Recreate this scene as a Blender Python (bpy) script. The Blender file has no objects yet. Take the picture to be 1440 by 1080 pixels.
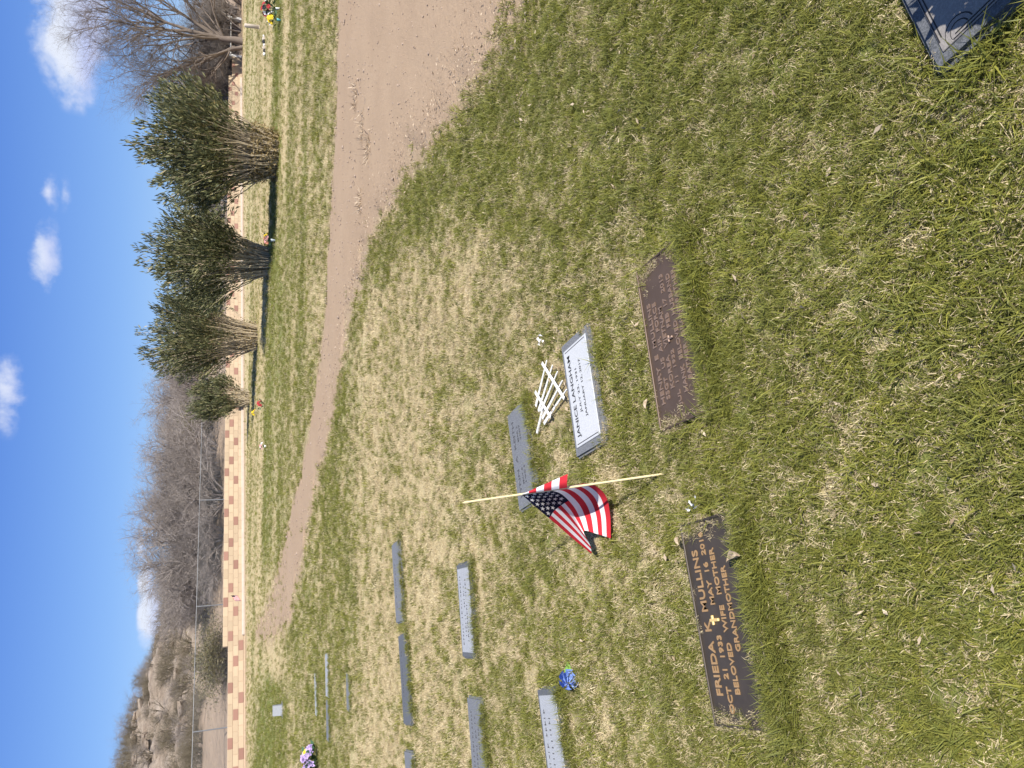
import bpy, bmesh, math, random
import numpy as np
from mathutils import Vector, Matrix

# ------------------------------------------------------------------ camera
F = 1060.0; CH = 1.5
PITCH = math.atan((720 - 297) / F); ROLL = math.radians(1.3)
scene = bpy.context.scene
cd = bpy.data.cameras.new('camera'); cam = bpy.data.objects.new('camera', cd)
scene.collection.objects.link(cam); scene.camera = cam
cd.sensor_fit = 'HORIZONTAL'; cd.sensor_width = 36.0; cd.lens = F / 1440 * 36
cd.clip_start = 0.05; cd.clip_end = 6000
_fw = Vector((0, math.cos(PITCH), -math.sin(PITCH)))
_r0 = Vector((1, 0, 0)); _u0 = Vector((0, math.sin(PITCH), math.cos(PITCH)))
_r = _r0 * math.cos(ROLL) + _u0 * math.sin(ROLL)
_u = -_r0 * math.sin(ROLL) + _u0 * math.cos(ROLL)
_cx, _cy, _cz = -_u, _r, -_fw          # the phone was held on its side: image right is down
cam.matrix_world = Matrix(((_cx.x, _cy.x, _cz.x, 0), (_cx.y, _cy.y, _cz.y, 0), (_cx.z, _cy.z, _cz.z, CH), (0, 0, 0, 1)))

def ray(px, py):
    u = 540 - py; v = 720 - px
    c, s = math.cos(ROLL), math.sin(ROLL)
    u, v = u * c - v * s, u * s + v * c
    cp, sp = math.cos(PITCH), math.sin(PITCH)
    return Vector((u / F, cp + v / F * sp, -sp + v / F * cp))
def at(px, py, y0):
    d = ray(px, py); return d * (y0 / d.y) + Vector((0, 0, CH))

# ------------------------------------------------------------------ sun, sky, exposure
SUN_EL = math.radians(47); SUN_DIR = Vector((0.63 * math.cos(SUN_EL), -0.777 * math.cos(SUN_EL), math.sin(SUN_EL)))
sl = bpy.data.lights.new('sun', 'SUN'); sl.energy = 4.9; sl.angle = math.radians(0.5); sl.color = (1.0, 0.955, 0.88)
sun = bpy.data.objects.new('sun', sl); scene.collection.objects.link(sun)
sun.rotation_euler = SUN_DIR.to_track_quat('Z', 'Y').to_euler(); sun.location = (20, -25, 40)
scene.view_settings.view_transform = 'Standard'; scene.view_settings.look = 'None'
scene.view_settings.exposure = 0.62; scene.view_settings.gamma = 1.0
scene.view_settings.use_curve_mapping = False

world = bpy.data.worlds.new('World'); scene.world = world; world.use_nodes = True
wn = world.node_tree; wn.nodes.clear()
def N(nt, t, **kw):
    n = nt.nodes.new(t)
    for k, v in kw.items():
        if k == 'inp':
            for i, val in v.items(): n.inputs[i].default_value = val
        else: setattr(n, k, v)
    return n
SKY_K = 6.0
def build_world():
    nt = wn; L = nt.links.new
    sky = N(nt, 'ShaderNodeTexSky', sky_type='NISHITA', sun_disc=False, sun_elevation=SUN_EL,
            sun_rotation=math.atan2(SUN_DIR.x, SUN_DIR.y), altitude=800.0, air_density=1.0, dust_density=0.25, ozone_density=2.2)
    hs = N(nt, 'ShaderNodeHueSaturation', inp={'Saturation': 1.1, 'Value': 0.9}); L(sky.outputs[0], hs.inputs['Color'])
    tint = N(nt, 'ShaderNodeMix', data_type='RGBA', blend_type='MULTIPLY', inp={0: 1.0}); tint.inputs[7].default_value = (0.80, 0.90, 1.1, 1)
    L(hs.outputs[0], tint.inputs[6])
    tc = N(nt, 'ShaderNodeTexCoord'); sx = N(nt, 'ShaderNodeSeparateXYZ'); L(tc.outputs['Generated'], sx.inputs[0])
    gr = N(nt, 'ShaderNodeValToRGB'); el = gr.color_ramp.elements; el.new(0.5); el.new(0.6); el.new(0.7)
    for e, (p, c) in zip(el, ((0.0, (0.36, 0.59, 1.0)), (0.10, (0.22, 0.43, 0.92)), (0.24, (0.088, 0.235, 0.79)), (0.5, (0.15, 0.27, 0.60)), (1.0, (0.19, 0.28, 0.48)))): e.position = p; e.color = (*c, 1)
    L(sx.outputs[2], gr.inputs[0])
    gm = N(nt, 'ShaderNodeVectorMath', operation='SCALE', inp={'Scale': SKY_K}); L(gr.outputs[0], gm.inputs[0])
    sm = N(nt, 'ShaderNodeMix', data_type='RGBA', inp={0: 0.72}); L(tint.outputs[2], sm.inputs[6]); L(gm.outputs[0], sm.inputs[7]); skyc = sm.outputs[2]
    nz = N(nt, 'ShaderNodeTexNoise', inp={'Scale': 17.0, 'Detail': 5.0, 'Roughness': 0.55, 'Distortion': 0.25}); L(tc.outputs['Generated'], nz.inputs['Vector'])
    nz2 = N(nt, 'ShaderNodeTexNoise', inp={'Scale': 60.0, 'Detail': 3.0, 'Roughness': 0.6}); L(tc.outputs['Generated'], nz2.inputs['Vector'])
    # cloud(centre direction, half width, half height, density) - the same kind of small cumulus all round the sky
    clouds = []
    def fr(px, py, a, b, dens): 
        d = ray(px, py).normalized(); clouds.append((d, a / F, b / F, dens))
    fr(98, 44, 92, 46, 1.3); fr(112, 100, 52, 30, 0.85); fr(68, 270, 30, 16, 0.6); fr(62, 358, 58, 22, 0.85); fr(12, 545, 70, 22, 0.6)
    fr(198, 772, 26, 9, 0.7); fr(206, 812, 36, 12, 0.75); fr(212, 868, 58, 18, 0.9); fr(92, 272, 30, 10, 0.3); fr(60, 330, 26, 20, .45)
    rg = random.Random(5)
    for k in range(9):
        az = math.radians(45 + k * 33.5 + rg.uniform(-6, 6)); el = math.radians(rg.uniform(4, 30))
        clouds.append((Vector((math.sin(az) * math.cos(el), math.cos(az) * math.cos(el), math.sin(el))), rg.uniform(.03, .1), rg.uniform(.012, .04), rg.uniform(.5, 1)))
    def dot(v):
        n = N(nt, 'ShaderNodeVectorMath', operation='DOT_PRODUCT'); L(tc.outputs['Generated'], n.inputs[0]); n.inputs[1].default_value = v; return n.outputs['Value']
    acc = None; accv = None
    for d, a, b, dens in clouds:
        t1 = Vector((d.y, -d.x, 0)).normalized(); t2 = t1.cross(d)
        if t2.z < 0: t2 = -t2
        y0 = dot(t2 / b); v = N(nt, 'ShaderNodeCombineXYZ'); L(dot(t1 / a), v.inputs[0]); L(y0, v.inputs[1])
        bk = N(nt, 'ShaderNodeMath', operation='LESS_THAN', inp={1: 0.2}); L(dot(d), bk.inputs[0])
        b9 = N(nt, 'ShaderNodeMath', operation='MULTIPLY', inp={1: 99.0}); L(bk.outputs[0], b9.inputs[0]); L(b9.outputs[0], v.inputs[2])
        ln = N(nt, 'ShaderNodeVectorMath', operation='LENGTH'); L(v.outputs[0], ln.inputs[0])
        m = N(nt, 'ShaderNodeMapRange', inp={1: 0.0, 2: 1.0, 3: dens, 4: 0.0}); L(ln.outputs['Value'], m.inputs[0])
        vm = N(nt, 'ShaderNodeMath', operation='MULTIPLY'); L(m.outputs[0], vm.inputs[0]); L(y0, vm.inputs[1])
        if acc is None: acc, accv = m.outputs[0], vm.outputs[0]
        else:
            q = N(nt, 'ShaderNodeMath', operation='MAXIMUM'); L(acc, q.inputs[0]); L(m.outputs[0], q.inputs[1]); acc = q.outputs[0]
            q = N(nt, 'ShaderNodeMath', operation='ADD'); L(accv, q.inputs[0]); L(vm.outputs[0], q.inputs[1]); accv = q.outputs[0]
    n1 = N(nt, 'ShaderNodeMath', operation='MULTIPLY_ADD', inp={1: 3.2, 2: -2.05}); L(nz.outputs['Fac'], n1.inputs[0])
    n2 = N(nt, 'ShaderNodeMath', operation='MULTIPLY_ADD', inp={1: 0.8}); L(nz2.outputs['Fac'], n2.inputs[0]); L(n1.outputs[0], n2.inputs[2])
    fld = N(nt, 'ShaderNodeMath', operation='MULTIPLY_ADD', inp={1: 1.5}); L(acc, fld.inputs[0]); L(n2.outputs[0], fld.inputs[2])
    mr = N(nt, 'ShaderNodeMapRange', interpolation_type='SMOOTHSTEP', inp={1: 0.0, 2: 1.15, 3: 0.0, 4: 0.92}); L(fld.outputs[0], mr.inputs[0])
    ed = N(nt, 'ShaderNodeMapRange', interpolation_type='SMOOTHSTEP', inp={1: 0.0, 2: 0.22, 3: 0.0, 4: 1.0}); L(acc, ed.inputs[0])
    ac2 = N(nt, 'ShaderNodeMath', operation='MULTIPLY'); L(mr.outputs[0], ac2.inputs[0]); L(ed.outputs[0], ac2.inputs[1]); acc = ac2.outputs[0]
    wh = N(nt, 'ShaderNodeMapRange', inp={1: -0.35, 2: 0.25, 3: 0.0, 4: 1.0}); L(accv, wh.inputs[0])
    cc = N(nt, 'ShaderNodeMix', data_type='RGBA'); cc.inputs[6].default_value = (3.9, 4.3, 6.2, 1); cc.inputs[7].default_value = (5.6, 5.9, 6.6, 1); L(wh.outputs[0], cc.inputs[0])
    mx = N(nt, 'ShaderNodeMix', data_type='RGBA'); L(acc, mx.inputs[0]); L(skyc, mx.inputs[6]); L(cc.outputs[2], mx.inputs[7])
    bg = N(nt, 'ShaderNodeBackground', inp={'Strength': 0.1}); L(mx.outputs[2], bg.inputs['Color'])
    out = N(nt, 'ShaderNodeOutputWorld'); L(bg.outputs[0], out.inputs['Surface'])
build_world()
world.cycles.sampling_method = 'NONE'
scene.cycles.max_bounces = 4; scene.cycles.diffuse_bounces = 2; scene.cycles.transparent_max_bounces = 12
scene.cycles.use_denoising = True

# ------------------------------------------------------------------ helpers
rng = np.random.default_rng(11)
COL = scene.collection
def link(name, data, parent=None):
    o = bpy.data.objects.new(name, data); COL.objects.link(o)
    if parent is not None: o.parent = parent
    return o
def tag(o, label=None, cat=None, group=None, kind=None):
    if label: o['label'] = label
    if cat: o['category'] = cat
    if group: o['group'] = group
    if kind: o['kind'] = kind
    return o
def empty(name, loc, rz=0.0):
    o = link(name, None); o.location = loc; o.rotation_euler = (0, 0, rz); o.empty_display_size = 0.1; return o
def raw_mesh(name, V, faces, mats=(), smooth=False, mi=None):
    me = bpy.data.meshes.new(name)
    V = np.asarray(V, dtype=np.float32)
    if isinstance(faces, np.ndarray):
        k = faces.shape[1]; n = len(faces)
        me.vertices.add(len(V)); me.vertices.foreach_set('co', V.ravel())
        me.loops.add(n * k); me.loops.foreach_set('vertex_index', faces.astype(np.int32).ravel())
        me.polygons.add(n); me.polygons.foreach_set('loop_start', np.arange(0, n * k, k, dtype=np.int32))
        me.update(calc_edges=True)
    else:
        me.from_pydata([tuple(v) for v in V], [], faces)
    for m in (mats if isinstance(mats, (list, tuple)) else [mats]): me.materials.append(m)
    if mi is not None: me.polygons.foreach_set('material_index', np.asarray(mi, dtype=np.int32))
    if smooth: me.polygons.foreach_set('use_smooth', np.ones(len(me.polygons), dtype=bool))
    me.update(); me.validate()
    return me
def fattr(me, name, vals, domain='POINT'):
    a = me.attributes.new(name, 'FLOAT', domain); a.data.foreach_set('value', np.asarray(vals, dtype=np.float32))
def bm_mesh(name, bm, mat, smooth=False):
    me = bpy.data.meshes.new(name); bm.to_mesh(me); bm.free()
    for m in (mat if isinstance(mat, (list, tuple)) else [mat]): me.materials.append(m)
    if smooth: me.polygons.foreach_set('use_smooth', np.ones(len(me.polygons), dtype=bool))
    return me
def box_bm(sx, sy, sz, c=(0, 0, 0), bev=0.0, seg=1, bm=None):
    b = bm or bmesh.new()
    r = bmesh.ops.create_cube(b, size=1.0, matrix=Matrix.Translation(c) @ Matrix.Diagonal((sx, sy, sz, 1)))
    if bev > 0:
        es = list({e for v in r['verts'] for e in v.link_edges}); bmesh.ops.bevel(b, geom=es, offset=bev, segments=seg, affect='EDGES')
    return b
def lathe(profile, n=16):
    V = []; Fc = []
    for r, z in profile:
        for k in range(n):
            a = 2 * math.pi * k / n; V.append((r * math.cos(a), r * math.sin(a), z))
    for j in range(len(profile) - 1):
        for k in range(n):
            Fc.append((j * n + k, j * n + (k + 1) % n, (j + 1) * n + (k + 1) % n, (j + 1) * n + k))
    Fc.append(tuple(range(n - 1, -1, -1)))
    return V, Fc
def tubes(paths, n=3):
    """paths: list of (points, radii) -> V, quad array"""
    V = []; Q = []; base = 0
    ca = [(math.cos(2 * math.pi * k / n), math.sin(2 * math.pi * k / n)) for k in range(n)]
    for pts, rad in paths:
        m = len(pts)
        for i in range(m):
            a = pts[max(i - 1, 0)]; b = pts[min(i + 1, m - 1)]
            dx, dy, dz = b[0] - a[0], b[1] - a[1], b[2] - a[2]
            l = math.sqrt(dx * dx + dy * dy + dz * dz) or 1e-6
            dx /= l; dy /= l; dz /= l
            if abs(dz) < 0.9: ux, uy, uz = -dy, dx, 0.0
            else: ux, uy, uz = dz, 0.0, -dx
            l = math.sqrt(ux * ux + uy * uy + uz * uz) or 1e-6; ux /= l; uy /= l; uz /= l
            wx, wy, wz = dy * uz - dz * uy, dz * ux - dx * uz, dx * uy - dy * ux
            p = pts[i]; r = rad[i]
            for c, s in ca:
                V.append((p[0] + r * (c * ux + s * wx), p[1] + r * (c * uy + s * wy), p[2] + r * (c * uz + s * wz)))
        for i in range(m - 1):
            o = base + i * n
            for k in range(n):
                k2 = (k + 1) % n
                Q.append((o + k, o + k2, o + n + k2, o + n + k))
        base += m * n
    return np.array(V, dtype=np.float32), np.array(Q, dtype=np.int32)
def _hash(ix, iy, seed):
    h = (ix.astype(np.int64) * 374761393 + iy.astype(np.int64) * 668265263 + seed * 1442695041) & 0x7fffffff
    h = ((h ^ (h >> 13)) * 1274126177) & 0x7fffffff
    h = (h ^ (h >> 16)) & 0xffff
    return h / 65535.0
def vnoise(x, y, seed=0):
    x = np.asarray(x, dtype=np.float64); y = np.asarray(y, dtype=np.float64)
    ix = np.floor(x); iy = np.floor(y); fx = x - ix; fy = y - iy
    fx = fx * fx * (3 - 2 * fx); fy = fy * fy * (3 - 2 * fy)
    a = _hash(ix, iy, seed); b = _hash(ix + 1, iy, seed); c = _hash(ix, iy + 1, seed); d = _hash(ix + 1, iy + 1, seed)
    return (a * (1 - fx) + b * fx) * (1 - fy) + (c * (1 - fx) + d * fx) * fy
def fbm(x, y, seed=0, oct=4):
    s = 0; a = 0.5; t = 0
    for k in range(oct):
        s = s + a * vnoise(np.asarray(x) * 2 ** k, np.asarray(y) * 2 ** k, seed + k * 17); t += a; a *= 0.5
    return s / t
def smooth(a, b, x):
    t = np.clip((np.asarray(x, dtype=np.float64) - a) / (b - a), 0, 1); return t * t * (3 - 2 * t)

# ------------------------------------------------------------------ materials
MATS = {}
def mat(name, build):
    m = bpy.data.materials.new(name); m.use_nodes = True; nt = m.node_tree; nt.nodes.clear()
    out = N(nt, 'ShaderNodeOutputMaterial'); sh = build(nt, nt.links.new); nt.links.new(sh, out.inputs['Surface'])
    MATS[name] = m; return m
def ramp(nt, fac, stops):
    r = N(nt, 'ShaderNodeValToRGB'); el = r.color_ramp.elements
    while len(el) < len(stops): el.new(0.5)
    for e, (p, c) in zip(el, stops): e.position = p; e.color = (*c, 1)
    nt.links.new(fac, r.inputs[0]); return r.outputs[0]
def noise(nt, scale, detail=4, rough=0.55, coord='Object', dist=0.0, vec=None):
    n = N(nt, 'ShaderNodeTexNoise', inp={'Scale': scale, 'Detail': detail, 'Roughness': rough, 'Distortion': dist})
    if vec is None:
        tc = N(nt, 'ShaderNodeTexCoord'); vec = tc.outputs[coord]
    nt.links.new(vec, n.inputs['Vector']); return n.outputs['Fac']
def wpos(nt): return N(nt, 'ShaderNodeNewGeometry').outputs['Position']
def mixc(nt, fac, a, b, blend='MIX'):
    m = N(nt, 'ShaderNodeMix', data_type='RGBA', blend_type=blend); L = nt.links.new
    for s, v in ((0, fac), (6, a), (7, b)):
        if isinstance(v, (int, float)): m.inputs[s].default_value = v
        elif isinstance(v, tuple): m.inputs[s].default_value = (*v, 1)
        else: L(v, m.inputs[s])
    return m.outputs[2]
def attr(nt, name): return N(nt, 'ShaderNodeAttribute', attribute_name=name).outputs['Fac']
def maths(nt, op, a, b=None, c=None):
    n = N(nt, 'ShaderNodeMath', operation=op)
    for i, v in enumerate((a, b, c)):
        if v is None: continue
        if isinstance(v, (int, float)): n.inputs[i].default_value = v
        else: nt.links.new(v, n.inputs[i])
    return n.outputs[0]
def bump(nt, h, strength=0.3, dist=0.01):
    b = N(nt, 'ShaderNodeBump', inp={'Strength': strength, 'Distance': dist}); nt.links.new(h, b.inputs['Height']); return b.outputs[0]
def pbr(nt, color, rough=0.8, metal=0.0, normal=None, spec=0.3):
    p = N(nt, 'ShaderNodeBsdfPrincipled', inp={'Roughness': rough if isinstance(rough, (int, float)) else 0.5, 'Metallic': metal, 'Specular IOR Level': spec})
    if isinstance(color, tuple): p.inputs['Base Color'].default_value = (*color, 1)
    else: nt.links.new(color, p.inputs['Base Color'])
    if not isinstance(rough, (int, float)): nt.links.new(rough, p.inputs['Roughness'])
    if normal is not None: nt.links.new(normal, p.inputs['Normal'])
    return p.outputs[0]
def leafy(nt, color, transl=0.3, rough=0.55, spec=0.25):
    L = nt.links.new
    p = pbr(nt, color, rough, spec=spec); t = N(nt, 'ShaderNodeBsdfTranslucent'); L(color, t.inputs['Color'])
    m = N(nt, 'ShaderNodeMixShader', inp={0: transl}); L(p, m.inputs[1]); L(t.outputs[0], m.inputs[2]); return m.outputs[0]
def plain(name, c, rough=0.6, var=0.12, scale=20.0, metal=0.0, spec=0.3, bmp=0.0):
    def b(nt, L):
        f = noise(nt, scale, 5)
        col = mixc(nt, f, tuple(x * (1 - var) for x in c), tuple(min(1, x * (1 + var)) for x in c))
        return pbr(nt, col, rough, metal, bump(nt, f, bmp, 0.004) if bmp else None, spec)
    return mat(name, b)

GREEN_A = (0.175, 0.185, 0.030); GREEN_B = (0.39, 0.37, 0.065); GREEN_C = (0.105, 0.132, 0.032)
STRAW_A = (0.50, 0.40, 0.22); STRAW_B = (0.33, 0.25, 0.13); SOIL = (0.13, 0.095, 0.06)
def b_lawn(nt, L):
    P = wpos(nt); g = attr(nt, 'green'); bare = attr(nt, 'bare')
    n1 = noise(nt, 7.0, 6, 0.65, vec=P); n2 = noise(nt, 55.0, 4, 0.7, vec=P); n3 = noise(nt, 1.3, 5, vec=P)
    f = maths(nt, 'ADD', g, maths(nt, 'MULTIPLY_ADD', n1, 1.1, -0.55)); f = maths(nt, 'ADD', f, maths(nt, 'MULTIPLY_ADD', n2, 0.9, -0.45))
    straw = mixc(nt, n2, (0.42, 0.33, 0.18), (0.60, 0.51, 0.30)); grn = mixc(nt, n1, (0.12, 0.135, 0.035), (0.20, 0.215, 0.06))
    fr = N(nt, 'ShaderNodeMapRange', interpolation_type='SMOOTHSTEP', inp={1: 0.22, 2: 0.78}); L(f, fr.inputs[0])
    c = mixc(nt, fr.outputs[0], straw, grn)
    c = mixc(nt, bare, c, mixc(nt, n1, (0.32, 0.23, 0.15), (0.45, 0.34, 0.23)))
    return pbr(nt, c, 0.95, normal=bump(nt, n2, 0.7, 0.03), spec=0.1)
M_lawn = mat('lawn_turf', b_lawn)
def b_blade(kind):
    def b(nt, L):
        P = wpos(nt); r = attr(nt, 'rnd'); h = attr(nt, 'hgt'); oi = N(nt, 'ShaderNodeObjectInfo').outputs['Random']
        n = noise(nt, 1.6, 1, vec=P)
        if kind == 'green':
            c = mixc(nt, r, GREEN_A, GREEN_B); c = mixc(nt, maths(nt, 'MULTIPLY', oi, 0.55), c, GREEN_C)
            fr = N(nt, 'ShaderNodeMapRange', inp={1: 0.40, 2: 0.68}); L(n, fr.inputs[0])
            c = mixc(nt, maths(nt, 'MULTIPLY', fr.outputs[0], 0.5), c, (0.19, 0.195, 0.05))
            hb = N(nt, 'ShaderNodeMapRange', inp={1: 0.0, 2: 0.55, 3: 1.0, 4: 0.0}); L(h, hb.inputs[0])
            c = mixc(nt, maths(nt, 'MULTIPLY', hb.outputs[0], 0.6), c, (0.30, 0.26, 0.12))
            return leafy(nt, c, 0.32, 0.5, 0.3)
        c = mixc(nt, r, (0.40, 0.31, 0.17), (0.78, 0.67, 0.43)); c = mixc(nt, maths(nt, 'MULTIPLY', oi, 0.4), c, (0.46, 0.36, 0.21))
        return leafy(nt, c, 0.2, 0.6, 0.2)
    return b
M_green = mat('grass_green', b_blade('green')); M_straw = mat('grass_straw', b_blade('straw'))
def b_road(nt, L):
    P = wpos(nt); a = noise(nt, 0.9, 6, 0.6, vec=P); b2 = noise(nt, 22.0, 5, 0.7, vec=P); s = noise(nt, 120.0, 3, 0.6, vec=P)
    c = mixc(nt, a, (0.335, 0.235, 0.155), (0.45, 0.335, 0.23)); c = mixc(nt, maths(nt, 'MULTIPLY', b2, 0.5), c, (0.22, 0.155, 0.105))
    sp = N(nt, 'ShaderNodeMapRange', inp={1: 0.62, 2: 0.72}); L(s, sp.inputs[0]); c = mixc(nt, maths(nt, 'MULTIPLY', sp.outputs[0], 0.5), c, (0.55, 0.46, 0.38))
    return pbr(nt, c, 0.95, normal=bump(nt, maths(nt, 'ADD', b2, maths(nt, 'MULTIPLY', s, 0.5)), 0.6, 0.02), spec=0.1)
M_road = mat('dirt_road', b_road)
def b_dirt(nt, L):
    P = wpos(nt); a = noise(nt, 0.35, 6, 0.6, vec=P); b2 = noise(nt, 3.0, 6, 0.7, vec=P)
    c = mixc(nt, a, (0.34, 0.24, 0.17), (0.48, 0.36, 0.26)); c = mixc(nt, maths(nt, 'MULTIPLY', b2, 0.45), c, (0.24, 0.17, 0.12))
    return pbr(nt, c, 0.95, normal=bump(nt, b2, 0.7, 0.15), spec=0.1)
M_dirt = mat('desert_dirt', b_dirt)
def b_hill(nt, L):
    P = wpos(nt); sc = N(nt, 'ShaderNodeVectorMath', operation='MULTIPLY'); sc.inputs[1].default_value = (1, 1, 3.2); L(P, sc.inputs[0])
    a = noise(nt, 0.5, 7, 0.65, vec=sc.outputs[0], dist=0.4); b2 = noise(nt, 2.2, 7, 0.7, vec=sc.outputs[0]); v = N(nt, 'ShaderNodeTexVoronoi', feature='DISTANCE_TO_EDGE', inp={'Scale': 0.75}); L(sc.outputs[0], v.inputs['Vector'])
    c = ramp(nt, a, [(0.3, (0.30, 0.23, 0.18)), (0.46, (0.48, 0.385, 0.30)), (0.62, (0.60, 0.50, 0.41)), (0.75, (0.46, 0.365, 0.29))])
    c = mixc(nt, maths(nt, 'MULTIPLY', b2, 0.55), c, (0.21, 0.16, 0.115))
    rk = attr(nt, 'rock'); h = maths(nt, 'ADD', maths(nt, 'MULTIPLY', a, 1.0), maths(nt, 'MULTIPLY', b2, 0.6))
    c = mixc(nt, rk, mixc(nt, b2, (0.34, 0.25, 0.18), (0.48, 0.37, 0.275)), c)
    return pbr(nt, c, 0.95, normal=bump(nt, h, 1.0, 0.6), spec=0.1)
M_hill = mat('hill_rock', b_hill)
def b_block(c0):
    def b(nt, L):
        oi = N(nt, 'ShaderNodeObjectInfo').outputs['Random']; P = wpos(nt); n = noise(nt, 3.0, 5, vec=P); n2 = noise(nt, 60.0, 3, vec=P)
        c = mixc(nt, oi, tuple(x * 0.86 for x in c0), tuple(min(x * 1.08, 1) for x in c0)); c = mixc(nt, maths(nt, 'MULTIPLY', n, 0.35), c, tuple(x * 0.62 for x in c0))
        return pbr(nt, c, 0.9, normal=bump(nt, n2, 0.5, 0.01), spec=0.15)
    return b
M_blockT = mat('block_tan', b_block((0.53, 0.415, 0.285))); M_blockR = mat('block_red', b_block((0.34, 0.195, 0.15)))
M_mortar = plain('mortar', (0.50, 0.38, 0.27), 0.95, 0.2, 8); M_conc = plain('concrete_white', (0.50, 0.43, 0.36), 0.9, 0.2, 5)
M_galv = plain('galvanised', (0.27, 0.275, 0.28), 0.6, 0.15, 6, 0.5)
def b_granite(base, spk, sc=260.0):
    def b(nt, L):
        n = noise(nt, sc, 2, 0.5); n2 = noise(nt, sc * 0.35, 3, 0.6); n3 = noise(nt, 9.0, 5)
        f = N(nt, 'ShaderNodeMapRange', inp={1: 0.42, 2: 0.62}); L(n, f.inputs[0])
        c = mixc(nt, f.outputs[0], spk, base); c = mixc(nt, maths(nt, 'MULTIPLY', n3, 0.5), c, tuple(x * 0.65 for x in base))
        return pbr(nt, c, 0.62, normal=bump(nt, n2, 0.25, 0.003), spec=0.35)
    return b
M_gran = mat('granite_grey', b_granite((0.23, 0.235, 0.245), (0.10, 0.105, 0.115)))
M_granD = mat('granite_dark', b_granite((0.15, 0.155, 0.165), (0.07, 0.075, 0.08)))
M_granL = mat('granite_light', b_granite((0.42, 0.43, 0.45), (0.26, 0.27, 0.29)))
M_face = mat('granite_white_face', b_granite((0.57, 0.58, 0.59), (0.46, 0.47, 0.49), 180))
M_granK = mat('granite_shade_stone', b_granite((0.30, 0.275, 0.25), (0.22, 0.20, 0.185)))
M_blk = plain('engraving_black', (0.02, 0.02, 0.022), 0.7); M_engr = plain('engraving_grey', (0.07, 0.07, 0.075), 0.8)
def b_bronze(c0, c1):
    def b(nt, L):
        n = noise(nt, 14.0, 6, 0.6); n2 = noise(nt, 120.0, 4)
        c = mixc(nt, n, c0, c1)
        return pbr(nt, c, 0.52, 0.35, bump(nt, n2, 0.18, 0.002), 0.4)
    return b
M_brD = mat('bronze_dark', b_bronze((0.040, 0.032, 0.026), (0.095, 0.075, 0.058))); M_brB = mat('bronze_brown', b_bronze((0.075, 0.049, 0.034), (0.135, 0.092, 0.066)))
M_letG = mat('bronze_letter_gold', b_bronze((0.34, 0.20, 0.09), (0.52, 0.33, 0.16))); M_letB = mat('bronze_letter_brown', b_bronze((0.21, 0.14, 0.10), (0.29, 0.20, 0.15)))
M_gold = mat('cross_gold', b_bronze((0.66, 0.46, 0.18), (0.80, 0.58, 0.24)))
M_wood = plain('stick_wood', (0.66, 0.54, 0.30), 0.7, 0.15, 40)
M_white = plain('white_paint', (0.72, 0.71, 0.67), 0.6, 0.15, 30)
def b_cloth(c):
    def b(nt, L):
        n = noise(nt, 900.0, 2); col = mixc(nt, n, tuple(x * 0.92 for x in c), c)
        L2 = pbr(nt, col, 0.85, spec=0.1); t = N(nt, 'ShaderNodeBsdfTranslucent'); L(col, t.inputs['Color'])
        m = N(nt, 'ShaderNodeMixShader', inp={0: 0.28}); L(L2, m.inputs[1]); L(t.outputs[0], m.inputs[2]); return m.outputs[0]
    return b
M_fr = mat('flag_red', b_cloth((0.62, 0.035, 0.05))); M_fw = mat('flag_white', b_cloth((0.86, 0.85, 0.86))); M_fb = mat('flag_blue', b_cloth((0.010, 0.012, 0.034)))
def b_leaf(cols, transl=0.22):
    def b(nt, L):
        r = attr(nt, 'rnd'); c = ramp(nt, r, cols); return leafy(nt, c, transl, 0.5, 0.3)
    return b
M_bleaf = mat('bush_leaf', b_leaf([(0.0, (0.07, 0.08, 0.04)), (0.4, (0.145, 0.155, 0.075)), (0.75, (0.28, 0.27, 0.125)), (0.92, (0.36, 0.32, 0.15)), (1.0, (0.55, 0.45, 0.24))]))
M_dleaf = mat('dead_leaf', b_leaf([(0.0, (0.10, 0.085, 0.03)), (0.4, (0.22, 0.165, 0.07)), (1.0, (0.46, 0.34, 0.17))]))
M_stem = plain('bush_stem', (0.52, 0.43, 0.30), 0.85, 0.3, 9); M_bark = plain('bare_bark', (0.185, 0.148, 0.122), 0.9, 0.35, 3)
M_twig = plain('thicket_twig', (0.30, 0.262, 0.238), 0.95, 0.3, 1.2); M_twig2 = plain('scrub_twig', (0.185, 0.155, 0.105), 0.95, 0.3, 1.2)
M_oleaf = mat('creosote_leaf', b_leaf([(0.0, (0.10, 0.095, 0.045)), (0.6, (0.19, 0.17, 0.085)), (1.0, (0.30, 0.25, 0.14))]))
def flowermat(name, c): return plain(name, c, 0.7, 0.18, 60)
M_yel = flowermat('petal_yellow', (0.80, 0.58, 0.03)); M_red = flowermat('petal_red', (0.42, 0.03, 0.04)); M_wht = flowermat('petal_white', (0.82, 0.80, 0.80))
M_pur = flowermat('petal_lilac', (0.45, 0.33, 0.58)); M_org = flowermat('petal_orange', (0.62, 0.25, 0.15)); M_pnk = flowermat('petal_pink', (0.66, 0.34, 0.33)); M_blu = flowermat('petal_blue', (0.27, 0.40, 0.85))
M_dkp = flowermat('petal_black', (0.02, 0.02, 0.03)); M_fleaf = flowermat('silk_leaf', (0.05, 0.11, 0.05)); M_flf2 = flowermat('silk_leaf_bright', (0.16, 0.34, 0.05))
M_teal = plain('vase_teal', (0.12, 0.38, 0.40), 0.4); M_vwht = plain('vase_white', (0.72, 0.72, 0.70), 0.5); M_vgrey = plain('vase_grey', (0.40, 0.45, 0.48), 0.5)
M_ddry = mat('dry_leaf', b_leaf([(0.0, (0.32, 0.23, 0.14)), (0.6, (0.52, 0.41, 0.29)), (1.0, (0.58, 0.47, 0.34))], 0.15))
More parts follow.
